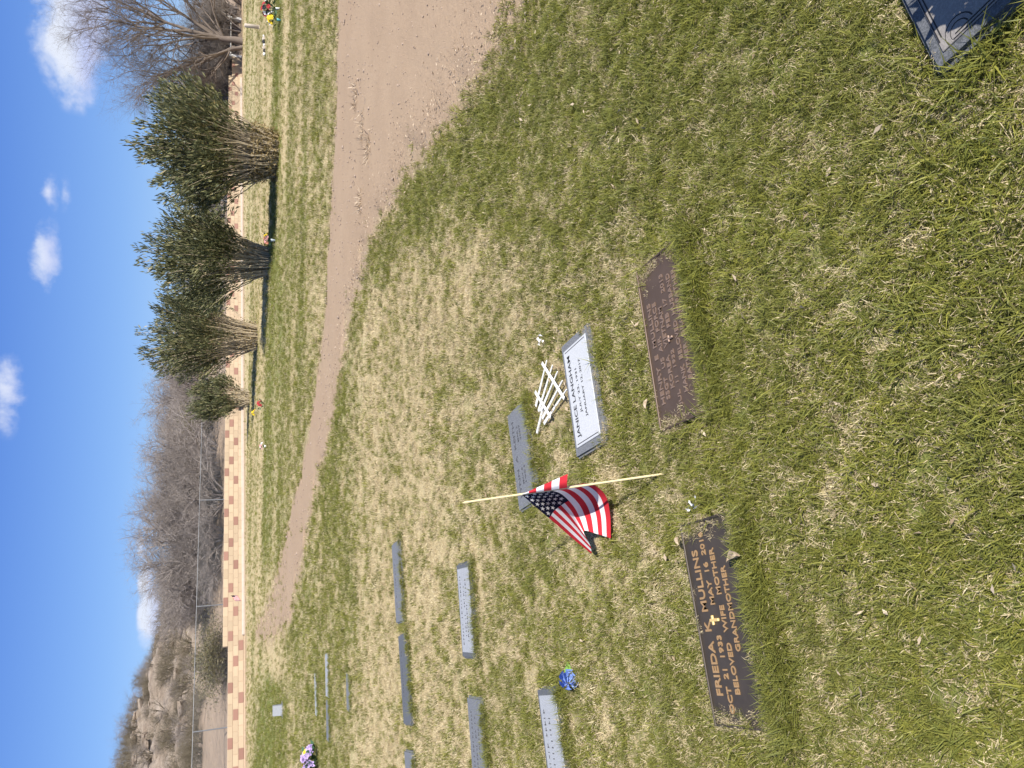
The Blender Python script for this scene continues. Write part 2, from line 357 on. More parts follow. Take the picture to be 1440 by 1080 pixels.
M_dark = plain('plain_dark', (0.03, 0.03, 0.032), 0.6); M_peb = plain('pebbles', (0.34, 0.26, 0.20), 0.9, 0.6, 9.0)

# ------------------------------------------------------------------ lettering (all text meshes made in one go)
TXT = {}
def _texts():
    want = ['FRIEDA  K  MULLINS', 'OCT  21  1933', 'MAY  16  2016', 'BELOVED   WIFE   MOTHER', 'GRANDMOTHER',
            'HENRY  E  MULLINS', 'SSGT   US  AIR  FORCE', 'KOREA   VIETNAM', 'JUL  11  1932', 'FEB  17  2013', 'HANK  BELOVED  HUSBAND', 'FATHER  GRANDFATHER',
            'JANICE LANGHAM', 'JULY 23, 1931', 'JANUARY 12, 2017', 'LYNN  A  KEITH', '1951', '2007', 'MAY 8', 'MAR 2']
    obs = []
    for w in want:
        cu = bpy.data.curves.new('text', 'FONT'); cu.body = w; cu.size = 1.0; cu.align_x = 'CENTER'; cu.resolution_u = 3; cu.extrude = 0.5; cu.offset = 0.018
        o = bpy.data.objects.new('text', cu); COL.objects.link(o); obs.append((w, o))
    bpy.context.view_layer.update(); dg = bpy.context.evaluated_depsgraph_get()
    for w, o in obs:
        me = bpy.data.meshes.new_from_object(o.evaluated_get(dg)); n = len(me.vertices)
        co = np.empty(n * 3, dtype=np.float32); me.vertices.foreach_get('co', co); co = co.reshape(-1, 3)
        fs = [tuple(p.vertices) for p in me.polygons]
        co[:, 0] -= (co[:, 0].min() + co[:, 0].max()) / 2; co[:, 1] -= co[:, 1].min()
        TXT[w] = (co, fs); bpy.data.meshes.remove(me); cu = o.data; bpy.data.objects.remove(o); bpy.data.curves.remove(cu)
_texts()
def lettering(s, w, h, thick, loc, m, parent, name='lettering', serif=False):
    co, fs = TXT[s]; c = co.copy()
    c[:, 0] *= w / (co[:, 0].max() - co[:, 0].min()); c[:, 1] = c[:, 1] / co[:, 1].max() * h - h / 2; c[:, 2] = c[:, 2] * thick
    o = link(name, raw_mesh(name, c, fs, m), parent); o.location = loc; return o

# ------------------------------------------------------------------ layout data
W0 = np.array([-14.7, 30.2]); WD = np.array([35.1, 24.4]); WD = WD / np.linalg.norm(WD); WN = np.array([-WD[1], WD[0]])
def wall_d(x, y): return (x - W0[0]) * WN[0] + (y - W0[1]) * WN[1]
def wall_s(x, y): return (x - W0[0]) * WD[0] + (y - W0[1]) * WD[1]
FAR_EDGE = [(16, 9.2), (9, 9.9), (5.1, 10.3), (3.7, 10.3), (2.3, 10.6), (0.83, 10.9), (-0.74, 12.3), (-2.16, 14.2), (-4.28, 17.6), (-5.8, 20.2), (-7.2, 23.2), (-8.2, 25.5)]
NEAR_EDGE = [(9, 1.0), (4.2, 2.2), (2.6, 3.0), (2.02, 3.8), (1.86, 4.9), (1.78, 6.2), (1.42, 7.8), (0.72, 9.0), (-0.62, 10.2), (-1.83, 11.9), (-3.21, 13.4), (-4.5, 14.9), (-5.4, 17.0), (-6.9, 21.0), (-8.1, 25.2)]
ROAD = np.array(FAR_EDGE + NEAR_EDGE[::-1])
def in_poly(x, y, P):
    x = np.asarray(x); y = np.asarray(y); ins = np.zeros(x.shape, dtype=bool); n = len(P)
    for i in range(n):
        x1, y1 = P[i]; x2, y2 = P[(i + 1) % n]
        c = ((y1 > y) != (y2 > y)) & (x < (x2 - x1) * (y - y1) / ((y2 - y1) if y2 != y1 else 1e-9) + x1); ins ^= c
    return ins
def seg_dist(x, y, P, closed=True):
    d = np.full(np.shape(x), 1e9); n = len(P)
    for i in range(n if closed else n - 1):
        a = P[i]; b = P[(i + 1) % n]; ab = (b[0] - a[0], b[1] - a[1]); l2 = ab[0] ** 2 + ab[1] ** 2
        t = np.clip(((x - a[0]) * ab[0] + (y - a[1]) * ab[1]) / l2, 0, 1)
        d = np.minimum(d, np.hypot(x - a[0] - t * ab[0], y - a[1] - t * ab[1]))
    return d
def road_sd(x, y):
    d = seg_dist(x, y, ROAD); return np.where(in_poly(x, y, ROAD), -d, d)
PATCH = np.array([(-13, 25.5), (-9.5, 23.5), (-7.2, 20.6), (-5.9, 16.0), (-5.6, 14.3), (-7.4, 14.4), (-13, 18)])
def greenness(x, y):
    x = np.asarray(x, dtype=np.float64); y = np.asarray(y, dtype=np.float64)
    yo = y; y = y + 2.4 * (fbm(x * 0.45, yo * 0.45, 63, 3) - 0.5) * smooth(2.5, 5, yo)
    g = 0.52 + 0.42 * (fbm(x * 1.7, y * 1.7, 3, 4) - 0.5) + 0.62 * (fbm(x * 8.0, y * 8.0, 13, 3) - 0.5) + 0.25 * (fbm(x * 0.55 + 9, y * 0.55, 8, 3) - 0.5)
    g = g + 0.14 * smooth(0.1, 1.2, x) * (1 - smooth(4, 9, y)) + 0.31 * (1 - smooth(1.4, 3.0, y))
    g = g - 0.26 * smooth(2.9, 4.4, y) * (1 - smooth(7.2, 9.8, y)) * (1 - smooth(0.6, 1.5, x))
    g = g + 0.12 * smooth(0.5, 0.1, np.abs(road_sd(x, y) - 0.35)) * (y < 11) 
    g = g + 0.12 * smooth(6.8, 9.4, y) * (1 - smooth(10, 13, y)) * (x < 0)
    y = yo
    st = 0.40 + 0.75 * (fbm(x * 0.05 + y * 0.02, y * 0.62 - x * 0.06, 21, 3) - 0.5) + 0.5 * (fbm(x * 0.9, y * 0.9, 5, 3) - 0.5)
    st = st - 0.30 * np.exp(-((y - 18.6 - 0.02 * x) / 1.0) ** 2) * smooth(1.5, 5, x) + 0.40 * np.exp(-((y - 22.2) / 1.5) ** 2) - 0.15 * np.exp(-((y - 11.2) / 0.8) ** 2) + 0.28 * np.exp(-((y - 14.2) / 0.6) ** 2)
    k = smooth(9.8, 11.0, y) * np.where(road_sd(x, y) > 0, 1, 1); far = (x > -0.74 - (y - 12.2) * 0.66 - 0.3)
    g = np.where((y > 9.8) & far, st, g)
    inp = in_poly(x, y, PATCH); pd = seg_dist(x, y, PATCH)
    w = np.where(inp, smooth(0, 0.8, pd), 0); g = g * (1 - w) + w * 0.98
    w = np.exp(-(((x + 6.6) / 1.5) ** 2 + ((y - 19.5) / 4.5) ** 2)) * (1 - w); g = g * (1 - 0.85 * w) + 0.85 * w * 0.02
    wd = wall_d(x, y); g = g - 0.25 * smooth(-6, -1.5, wd)
    return np.clip(g, 0, 1)

# markers: name -> (cx, cy, width, depth, angle deg, top z)
MK = {'frieda': (-0.70, 1.884, 0.62, 0.305, 20, 0.030), 'henry': (0.182, 2.212, 0.62, 0.305, 18, 0.030), 'janice': (-0.025, 2.884, 0.53, 0.27, 20.5, 0.030),
      'lynn': (-0.363, 3.535, 0.53, 0.25, 23, 0.030), 'd': (-1.385, 4.37, 0.57, 0.27, 17.5, 0.028), 'e1': (-1.66, 6.14, 0.66, 0.27, 21, 0.035), 'e2': (-2.345, 5.82, 0.68, 0.27, 22, 0.035),
      'e3': (-3.10, 5.56, 0.56, 0.27, 22, 0.035), 'f': (-2.11, 4.10, 0.56, 0.26, 18.5, 0.030), 'g': (-1.675, 3.06, 0.60, 0.24, 22.5, 0.030),
      'h1': (-3.83, 9.93, 0.54, 0.27, 16, 0.03), 'h2': (-4.35, 9.77, 0.50, 0.27, 16, 0.03), 'i': (-3.45, 8.39, 0.42, 0.25, 14, 0.022), 'j': (-4.47, 10.95, 0.58, 0.27, 22, 0.026),
      'k': (1.035, 1.185, 0.61, 0.31, 25.5, 0.040)}
def mk_local(x, y, m):
    cx, cy, w, d, a, z = MK[m]; a = math.radians(a); dx = x - cx; dy = y - cy
    return dx * math.cos(a) + dy * math.sin(a), -dx * math.sin(a) + dy * math.cos(a)
def ground_z(x, y):
    z = 0.030 * (fbm(x * 1.1, y * 1.1, 31, 3) - 0.5) + 0.016 * (fbm(x * 6, y * 6, 41, 2) - 0.5)
    k = np.ones(np.shape(x))
    for m in MK:
        lx, ly = mk_local(x, y, m); w, d = MK[m][2] / 2, MK[m][3] / 2
        q = np.hypot(np.maximum(np.abs(lx) - w, 0), np.maximum(np.abs(ly) - d, 0)); k = np.minimum(k, smooth(0.0, 0.12, q))
    z = z * k
    return z * smooth(0.0, 0.35, np.abs(road_sd(x, y)) * 0 + 1)

# ------------------------------------------------------------------ ground, lawn, road
def big_ground():
    r = [0, 30, 80, 300, 1200, 4000]; V = [(0, 0, -0.06)]; Fc = []; n = 48
    for q in r[1:]:
        for k in range(n):
            a = 2 * math.pi * k / n; V.append((q * math.cos(a), q * math.sin(a), -0.06))
    for k in range(n): Fc.append((0, 1 + k, 1 + (k + 1) % n))
    for j in range(len(r) - 2):
        for k in range(n):
            a = 1 + j * n; b = 1 + (j + 1) * n; Fc.append((a + k, b + k, b + (k + 1) % n, a + (k + 1) % n))
    tag(link('ground', raw_mesh('ground', V, Fc, M_dirt)), kind='structure')
big_ground()
def lawn():
    nt_, nr = 190, 240
    th = np.radians(np.linspace(-72, 72, nt_)); fr = np.linspace(0, 1, nr) ** 2.3
    V = np.zeros((nr, nt_, 3)); 
    for i, t in enumerate(th):
        dx, dy = math.sin(t), math.cos(t); den = dx * WN[0] + dy * WN[1]
        rmax = 90.0
        if den > 0.01: rmax = min(90.0, ((W0[0]) * WN[0] + (W0[1]) * WN[1] - 0.02) / den)
        rr = 0.05 + fr * (rmax - 0.05); V[:, i, 0] = rr * dx; V[:, i, 1] = rr * dy
    x = V[..., 0]; y = V[..., 1]; V[..., 2] = ground_z(x, y) * (1 - smooth(18, 26, y))
    idx = np.arange(nr * nt_).reshape(nr, nt_)
    Q = np.stack([idx[:-1, :-1], idx[:-1, 1:], idx[1:, 1:], idx[1:, :-1]], -1).reshape(-1, 4)[:, ::-1]
    V = V.reshape(-1, 3); me = raw_mesh('lawn', V, Q, M_lawn, True)
    fattr(me, 'green', greenness(V[:, 0], V[:, 1]))
    wd = wall_d(V[:, 0], V[:, 1]); bare = smooth(-2.6, -1.2, wd + 1.2 * (fbm(V[:, 0] * 0.8, V[:, 1] * 0.8, 77, 3) - 0.5)) * 0.9
    sd = road_sd(V[:, 0], V[:, 1]); bare = np.maximum(bare, smooth(0.34, 0.10, sd + 0.35 * (fbm(V[:, 0] * 3, V[:, 1] * 3, 78, 3) - 0.5)))
    bare = np.maximum(bare, 0.7 * np.exp(-(((V[:, 0] - 0.02) / 0.25) ** 2 + ((V[:, 1] - 3.12) / 0.12) ** 2)) )
    fattr(me, 'bare', bare)
    tag(link('lawn', me), kind='structure')
lawn()
def road():
    fe = np.array(FAR_EDGE); ne = np.array(NEAR_EDGE)
    def resample(P, n):
        l = np.r_[0, np.cumsum(np.hypot(*np.diff(P, axis=0).T))]; t = np.linspace(0, l[-1], n); return np.c_[np.interp(t, l, P[:, 0]), np.interp(t, l, P[:, 1])]
    n = 260; k = 40; a = resample(fe, n); b = resample(ne, n)
    ja = 0.8 * (fbm(a[:, 0] * 3.2, a[:, 1] * 3.2, 51, 4) - 0.5); jb = 0.9 * (fbm(b[:, 0] * 3.2, b[:, 1] * 3.2, 52, 4) - 0.5)
    dirs = b - a; dirs /= np.linalg.norm(dirs, axis=1)[:, None] + 1e-9; a = a + dirs * ja[:, None]; b = b + dirs * jb[:, None]
    t = np.linspace(0, 1, k)[None, :, None]; P = a[:, None, :] * (1 - t) + b[:, None, :] * t
    z = 0.022 + ground_z(P[..., 0], P[..., 1]) * 0.35 + 0.02 * (fbm(P[..., 0] * 3, P[..., 1] * 3, 61, 3) - 0.5)
    ed = np.minimum(t[..., 0], 1 - t[..., 0]); z = z - 0.03 * (1 - smooth(0, 0.05, ed))
    V = np.concatenate([P, z[..., None]], -1).reshape(-1, 3); idx = np.arange(n * k).reshape(n, k)
    Q = np.stack([idx[:-1, :-1], idx[:-1, 1:], idx[1:, 1:], idx[1:, :-1]], -1).reshape(-1, 4)
    tag(link('dirt_road', raw_mesh('dirt_road', V, Q, M_road, True)), kind='structure')
road()
def hill():
    nx, ny = 400, 200
    s = np.linspace(-28, 85, nx); d = np.r_[-0.02, np.linspace(0.2, 12, 59), np.linspace(12.2, 38, 110), np.linspace(39, 75, ny - 170)]
    S, D = np.meshgrid(s, d); X = W0[0] + S * WD[0] + D * WN[0]; Y = W0[1] + S * WD[1] + D * WN[1]
    ang = np.degrees(np.arctan2(X, Y)); dist = np.hypot(X, Y)
    # ridge elevation as seen along each bearing, then a slope that climbs to it
    rb = np.array([-60, -30, -26, -22, -19, -16, -12, -8, -3, 2, 10, 18, 24, 30, 60]); re = np.array([9, 6.6, 5.5, 4.9, 4.4, 3.6, 3.0, 3.2, 4.4, 4.2, 2.0, 1.9, 2.0, 3.0, 4.0])
    rz = np.interp(ang, rb, re)
    base = 0.25 + 0.55 * smooth(0, 3.5, D) + 0.8 * smooth(3, 9, D)
    z = base + (rz - 1.2) * smooth(8, 30, D) 
    n = fbm(X * 0.16, Y * 0.16, 71, 5) - 0.5; n2 = fbm(X * 0.7, Y * 0.7, 72, 4) - 0.5
    z = z + (2.0 * n + 0.55 * n2) * smooth(7, 16, D) + 0.12 * n2 * smooth(0.5, 3, D)
    ter = np.round(z * 1.9) / 1.9; rock = smooth(8, 14, D) * smooth(-8, -14, ang) ; z = z * (1 - 0.45 * rock) + ter * 0.45 * rock
    z = z + (0.6 * (fbm(X * 1.3, Y * 1.3, 73, 4) - 0.5) + 0.6 * np.abs(fbm(X * 0.45, Y * 0.9, 74, 3) - 0.5)) * rock; z[0] = -0.08
    idx = np.arange(nx * ny).reshape(ny, nx); Q = np.stack([idx[:-1, :-1], idx[:-1, 1:], idx[1:, 1:], idx[1:, :-1]], -1).reshape(-1, 4)
    V = np.stack([X, Y, z], -1).reshape(-1, 3); me = raw_mesh('hillside', V, Q, M_hill, True); fattr(me, 'rock', np.clip(rock + 0.25 * smooth(10, 16, D), 0, 1).ravel())
    tag(link('hillside', me), kind='structure')
    return X, Y, z
HX, HY, HZ = hill()
def hill_z(x, y):
    k = np.argmin((HX - x) ** 2 + (HY - y) ** 2); return float(HZ.ravel()[k])

# ------------------------------------------------------------------ block wall
def wall_pt(s, d=0.0, z=0.0): return Vector((W0[0] + WD[0] * s + WN[0] * d, W0[1] + WD[1] * s + WN[1] * d, z))
WA = math.atan2(WD[1], WD[0])
def block_wall():
    root = empty('block_wall', wall_pt(0)[:], WA); tag(root, 'long low wall of tan concrete blocks dotted with red blocks, behind the lawn', 'wall')
    bl = 0.41; bh = 0.2; z0 = 0.04
    bT = bm_mesh('block', box_bm(bl - 0.012, 0.19, bh - 0.012, bev=0.006), M_blockT); bR = bm_mesh('red_block', box_bm(bl - 0.012, 0.194, bh - 0.012, bev=0.006), M_blockR)
    near = []; far = []
    for c in range(4):
        off = 0.5 if c in (0, 2) else 0.0
        for k in range(-5, 112):
            s = (k + off + 0.5) * bl
            if c == 3 and (s < 4.6 or s > 42.5): continue
            if s > 44.7: continue
            red = (c == 3 and k % 5 == 0) or (c == 2 and k % 5 == 1) or (c == 1 and k % 5 == 4) or (c == 0 and k % 5 == 0 and s < 4.6)
            near.append((s, c, red))
    near.sort(key=lambda t: t[0])
    for i, (s, c, red) in enumerate(near):
        if i < 300:
            o = link('red_block' if red else 'block', bR if red else bT, root); o.location = (s, 0, z0 + (c + 0.5) * bh)
        else: far.append((s, c, red))
    bm = bmesh.new(); mi = []
    for s, c, red in far:
        n0 = len(bm.faces); box_bm(bl - 0.012, 0.194 if red else 0.19, bh - 0.012, (s, 0, z0 + (c + 0.5) * bh), bm=bm); bm.faces.ensure_lookup_table()
        for f in bm.faces[n0:]: f.material_index = 1 if red else 0
    o = link('far_blocks', bm_mesh('far_blocks', bm, [M_blockT, M_blockR]), root); tag(o, kind='stuff')
    b = box_bm(4.62 + 2.2, 0.165, 3 * bh + z0 - 0.004, ((4.62 - 2.2) / 2, 0, (3 * bh + z0 - 0.004) / 2))
    box_bm(42.45 - 4.62, 0.165, 4 * bh + z0 - 0.004, ((42.45 + 4.62) / 2, 0, (4 * bh + z0 - 0.004) / 2), bm=b); box_bm(2.2, 0.165, 3 * bh + z0 - 0.004, (43.6, 0, (3 * bh + z0 - 0.004) / 2), bm=b)
    link('mortar_core', bm_mesh('mortar_core', b, M_mortar), root)
    b = box_bm(42.5 - 4.9, 0.10, 0.12, ((42.5 + 4.9) / 2, -0.15, 0.04), bev=0.015)
    link('concrete_kerb', bm_mesh('concrete_kerb', b, M_conc), root)
block_wall()
def chain_fence():
    D0 = 1.3; top = 1.78
    root = empty('chain_link_fence', wall_pt(0, D0)[:], WA); tag(root, 'galvanised chain link fence with thin posts running behind the block wall', 'fence')
    L0, L1 = -4.0, 46.0
    V, Q = tubes([([(0, 0, 0), (0, 0, top)], [0.026, 0.026])], 8); pm = raw_mesh('post', V, Q, M_galv, True)
    s = 1.7
    while s < L1:
        p = link('post', pm, root); p.location = (s, 0, 0.1); s += 5.05
    V, Q = tubes([([(L0, 0, top + 0.1), (L1, 0, top + 0.1)], [0.017, 0.017])], 6); link('top_rail', raw_mesh('top_rail', V, Q, M_galv, True), root)
    V = []; Q = []; H_ = 1.45; w = 0.0022; st = 0.075; n = int((L1 - L0) / st)
    for k in range(n):
        for sg in (1, -1):
            x0 = L0 + k * st; x1 = x0 + sg * H_; i = len(V)
            if x1 < L0 or x1 > L1: continue
            V += [(x0 - w, 0, top + 0.09 - H_), (x0 + w, 0, top + 0.09 - H_), (x1 + w, 0, top + 0.09), (x1 - w, 0, top + 0.09)]; Q.append((i, i + 1, i + 2, i + 3))
    tag(link('wire_mesh', raw_mesh('wire_mesh', V, np.array(Q), M_galv), root), kind='stuff')
chain_fence()
def pipe_gate():
    root = empty('pipe_rail', wall_pt(45.0)[:], WA); tag(root, 'white pipe rail between short posts at the right end of the block wall', 'rail')
    for x, h in ((0, 0.95), (4.6, 0.95)):
        o = link('post', bm_mesh('post', box_bm(0.26, 0.26, h, (0, 0, h / 2), 0.02), M_white), root); o.location = (x, 0, 0)
    V, Q = tubes([([(0.1, 0, 0.72), (4.5, 0, 0.72)], [0.05, 0.05])], 8); link('rail', raw_mesh('rail', V, Q, M_white, True), root)
pipe_gate()

# ------------------------------------------------------------------ branching plants
def rot_about(v, ax, a):
    return Matrix.Rotation(a, 3, ax) @ v
def grow(rg, p, d, L, r, lvl, spec, out):
    """spec[lvl] = (children, angle, length ratio, radius ratio, wiggle, up)"""
    nseg = 4 if lvl < 2 else 3; pts = [tuple(p)]; rad = [r]; ps = []
    ch, an, lr, rr, wig, up = spec[lvl]
    for k in range(nseg):
        d = (d + Vector((rg.uniform(-wig, wig), rg.uniform(-wig, wig), rg.uniform(-wig, wig) + up))).normalized()
        p = p + d * (L / nseg); pts.append(tuple(p)); rad.append(r * (1 - 0.62 * (k + 1) / nseg)); ps.append((p.copy(), d.copy(), rad[-1]))
    out[min(lvl, 3)].append((pts, rad))
    if lvl + 1 >= len(spec): return
    for c in range(ch):
        i = min(nseg - 1, int(rg.uniform(0.25, 1.0) * nseg)); q, dd, rq = ps[i] if c else ps[-1]
        ax = Vector((rg.gauss(0, 1), rg.gauss(0, 1), rg.gauss(0, 1))).cross(dd)
        if ax.length < 1e-3: continue
        nd = rot_about(dd, ax.normalized(), rg.uniform(0.4, 1.0) * an)
        grow(rg, q, nd, L * lr * rg.uniform(0.7, 1.15), rq * rr, lvl + 1, spec, out)
def shrub_meshes(name, seed, n0, R, Ht, spec, m_low, m_hi, r0=0.035):
    rg = random.Random(seed); out = [[], [], [], []]
    for k in range(n0):
        a = rg.uniform(0, 2 * math.pi); sp = rg.random() ** 0.6
        d = Vector((math.cos(a) * sp * R / Ht * 1.25, math.sin(a) * sp * R / Ht * 1.25, 1)).normalized()
        grow(rg, Vector((math.cos(a) * 0.15 * R * sp, math.sin(a) * 0.15 * R * sp, -0.1)), d, Ht * 0.62 * rg.uniform(0.6, 1.1), r0 * rg.uniform(0.7, 1.2), 0, spec, out)
    V, Q = tubes(out[0] + out[1], 4); a_ = raw_mesh(name + '_limbs', V, Q, m_low)
    V, Q = tubes(out[2] + out[3], 3); b_ = raw_mesh(name + '_twigs', V, Q, m_hi)
    return a_, b_
TH_SPEC = [(9, 1.0, 0.52, 0.72, 0.18, 0.0), (8, 1.1, 0.55, 0.75, 0.26, -0.01), (6, 1.2, 0.55, 0.85, 0.34, -0.03), (0, 1, 1, 1, 0.35, 0.0)]
thick = [shrub_meshes('thicket', 100 + k, 12, 2.4, 3.6, TH_SPEC, M_twig, M_twig, 0.068) for k in range(3)]
SC_SPEC = [(6, 0.8, 0.6, 0.8, 0.16, 0.02), (6, 0.9, 0.62, 0.8, 0.22, 0.0), (4, 1.0, 0.7, 0.8, 0.3, 0.0), (0, 1, 1, 1, .3, 0)]
scrub = [shrub_meshes('scrub', 200 + k, 8, 0.9, 1.2, SC_SPEC, M_twig2, (M_twig2 if k != 1 else M_twig), 0.022) for k in range(3)]
def place_shrub(name, ms, loc, sc, rz, label, cat, group):
    o = empty(name, loc, rz); o.scale = sc
    link('limbs', ms[0], o); link('twigs', ms[1], o); tag(o, label, cat, group); return o
def brush():
    rg = random.Random(3)
    # the dense grey thicket behind the wall: (photo row, depth, width scale, height of top)
    for py, y0, w, top in [(640, 44.5, 0.95, 4.1), (665, 43.0, 0.85, 3.5), (690, 44.0, 1.1, 4.5), (715, 42.0, 0.9, 3.6), (735, 43.2, 1.1, 4.4), (762, 41.6, 1.0, 4.25), (785, 42.5, 1.05, 4.1), (805, 40.8, 0.85, 3.5), (828, 41.5, 0.8, 3.0), (850, 41.0, 0.7, 2.4), (700, 40.6, .75, 2.6), (755, 39.6, .75, 2.5), (650, 46.5, 1, 4.2), (790, 39.3, .6, 2.0)]:
        p = at(297, py, y0); z = hill_z(p.x, y0) - 0.1; h = (top - z) / 2.75; w *= 1.3
        place_shrub('thicket_shrub', thick[rg.randrange(3)], (p.x, y0, z), (w, w, h), rg.uniform(0, 6.28), 'dense grey leafless shrub in the big thicket behind the wall and fence', 'shrub', 'leafless shrubs of the grey thicket')
    for py, y0, w, top in [(50, 60, 1.2, 3.0), (85, 59, 1.1, 3.4), (110, 58.5, 1.1, 3.2), (140, 58, 1.0, 3.3), (165, 57.5, 1.1, 3.1), (195, 57, 1.1, 3.0), (265, 54, 1.0, 2.6), (290, 53, 1.0, 2.7), (20, 61, 1.2, 2.8), (100, 56.5, .8, 2.1), (130, 56, .8, 2.0), (65, 57.5, .8, 2.2), (40, 58, 1.1, 3.2), (75, 58, 1.2, 3.3), (25, 59, 1.1, 3.0), (120, 57, 1.0, 2.9), (150, 56.5, 1.0, 2.8), (5, 60, 1.2, 3.0), (410, 50, 1.0, 3.2), (430, 49.5, 1.0, 3.0), (540, 52, 1.1, 4.4), (560, 55, 1.2, 5.2), (578, 56, .9, 4.6), (520, 53, 1., 4.0)]:
        p = at(297, py, y0); z = hill_z(p.x, y0) - 0.1; h = max(0.35, (top - z) / 2.8)
        place_shrub('far_shrub', thick[rg.randrange(3)], (p.x, y0, z), (w, w, h), rg.uniform(0, 6.28), 'brownish bare shrub growing on the bank behind the green bushes or bare tree', 'shrub', 'bare shrubs behind the bushes and bare tree')
    # scattered scrub on the rocky hill at the left
    for k in range(160):
        py = rg.uniform(820, 1110); D = rg.uniform(7, 33)
        for y0 in np.arange(34, 75, 0.7):
            p = at(297, py, y0)
            if wall_d(p.x, y0) > D: break
        z = hill_z(p.x, y0) - 0.08; s = rg.uniform(0.5, 1.35) * (1.0 if D < 22 else 1.15)
        if D < 11 and rg.random() < 0.5: continue
        place_shrub('hill_scrub', scrub[rg.randrange(3)], (p.x, y0, z), (s * 1.25, s * 1.25, s * 0.9), rg.uniform(0, 6.28), 'small dry scrub bush growing on the rocky hillside', 'shrub', 'scrub on the rocky hillside')
    for k in range(16):
        py = rg.uniform(600, 840); D = rg.uniform(24, 34)
        for y0 in np.arange(44, 95, 0.7):
            p = at(297, py, y0)
            if wall_d(p.x, y0) > D: break
        place_shrub('ridge_scrub', scrub[rg.randrange(3)], (p.x, y0, hill_z(p.x, y0) - 0.08), (1.6, 1.6, 1.3), rg.uniform(0, 6.28), 'dry scrub bush on the ridge beyond the grey thicket', 'shrub', 'scrub on the far ridge')
brush()
def leaves_mesh(name, pos, dirs, length, width, rnd, m, curl=0.18):
    n = len(pos); d = dirs / np.linalg.norm(dirs, axis=1)[:, None]
    rv = rng.normal(size=(n, 3)); side = np.cross(d, rv); side /= np.linalg.norm(side, axis=1)[:, None]; nor = np.cross(side, d)
    l = length[:, None]; w = width[:, None]
    V = np.empty((n, 4, 3)); V[:, 0] = pos; V[:, 1] = pos + d * l * 0.5 + side * w * 0.5 + nor * l * curl * 0.5; V[:, 2] = pos + d * l + nor * l * curl * -0.2; V[:, 3] = pos + d * l * 0.5 - side * w * 0.5 + nor * l * curl * 0.5
    Q = np.arange(n * 4).reshape(n, 4); me = raw_mesh(name, V.reshape(-1, 3), Q, m); fattr(me, 'rnd', np.repeat(rnd, 4)); return me
def creosote():
    rg = random.Random(9)
    spots = [(905, 34.9, 0.85, 0.75), (925, 34.6, 1.0, 0.9), (945, 34.2, 0.9, 0.8), (600, 47, 1.2, 1.0), (622, 47.5, 1.3, 1.2)]
    for i, (py, y0, s, h) in enumerate(spots):
        p = at(297, py, y0); z = hill_z(p.x, y0) - 0.05
        o = empty('creosote_bush', (p.x, y0, z), rg.uniform(0, 6)); a, b = scrub[0]; link('limbs', a, o); link('twigs', b, o); o.scale = (s * 1.3, s * 1.3, h)
        n = 2200; q = rng.normal(size=(n, 3)) * np.array([0.55, 0.55, 0.36]) + np.array([0, 0, 0.85]); q = q[q[:, 2] > 0.1]; n = len(q)
        dr = rng.normal(size=(n, 3)) + np.array([0, 0, 0.6]); link('foliage', leaves_mesh('foliage', q, dr, rng.uniform(0.08, 0.16, n), rng.uniform(0.02, 0.035, n), rng.random(n), M_oleaf), o)
        tag(o, 'olive coloured bush just behind the lowest part of the block wall' if i < 3 else 'olive scrub on the slope behind the fence right of the grey thicket', 'shrub', 'olive bushes behind the low wall' if i < 3 else 'olive scrub right of the thicket')
creosote()
def boulders():
    rg = random.Random(4); ms = []
    for k in range(4):
        bm = bmesh.new(); bmesh.ops.create_icosphere(bm, subdivisions=2, radius=1.0)
        for v in bm.verts:
            c = v.co.copy(); f = 0.72 + 0.5 * vnoise(c.x * 1.6 + k * 9, c.y * 1.6 + c.z * 2.1, 5 + k); v.co = Vector((c.x * f * 1.25, c.y * f * 0.9, max(-0.5, min(0.55, c.z * f)) * 0.85))
        me = bm_mesh('boulder', bm, M_hill); fattr(me, 'rock', np.ones(len(me.vertices))); ms.append(me)
    for k in range(80):
        py = rg.uniform(870, 1100); D = rg.uniform(13, 30)
        for y0 in np.arange(36, 75, 0.6):
            p = at(297, py, y0)
            if wall_d(p.x, y0) > D: break
        o = link('boulder', ms[rg.randrange(4)]); s = rg.uniform(0.16, 0.46); o.location = (p.x, y0, hill_z(p.x, y0) + 0.05); o.scale = (s * 1.2, s, s * 0.8); o.rotation_euler = (rg.uniform(-.25, .25), rg.uniform(-.25, .25), rg.uniform(0, 6.28))
        tag(o, 'weathered tan boulder among the ledges of the rocky hillside', 'rock', 'boulders on the rocky hillside')
boulders()
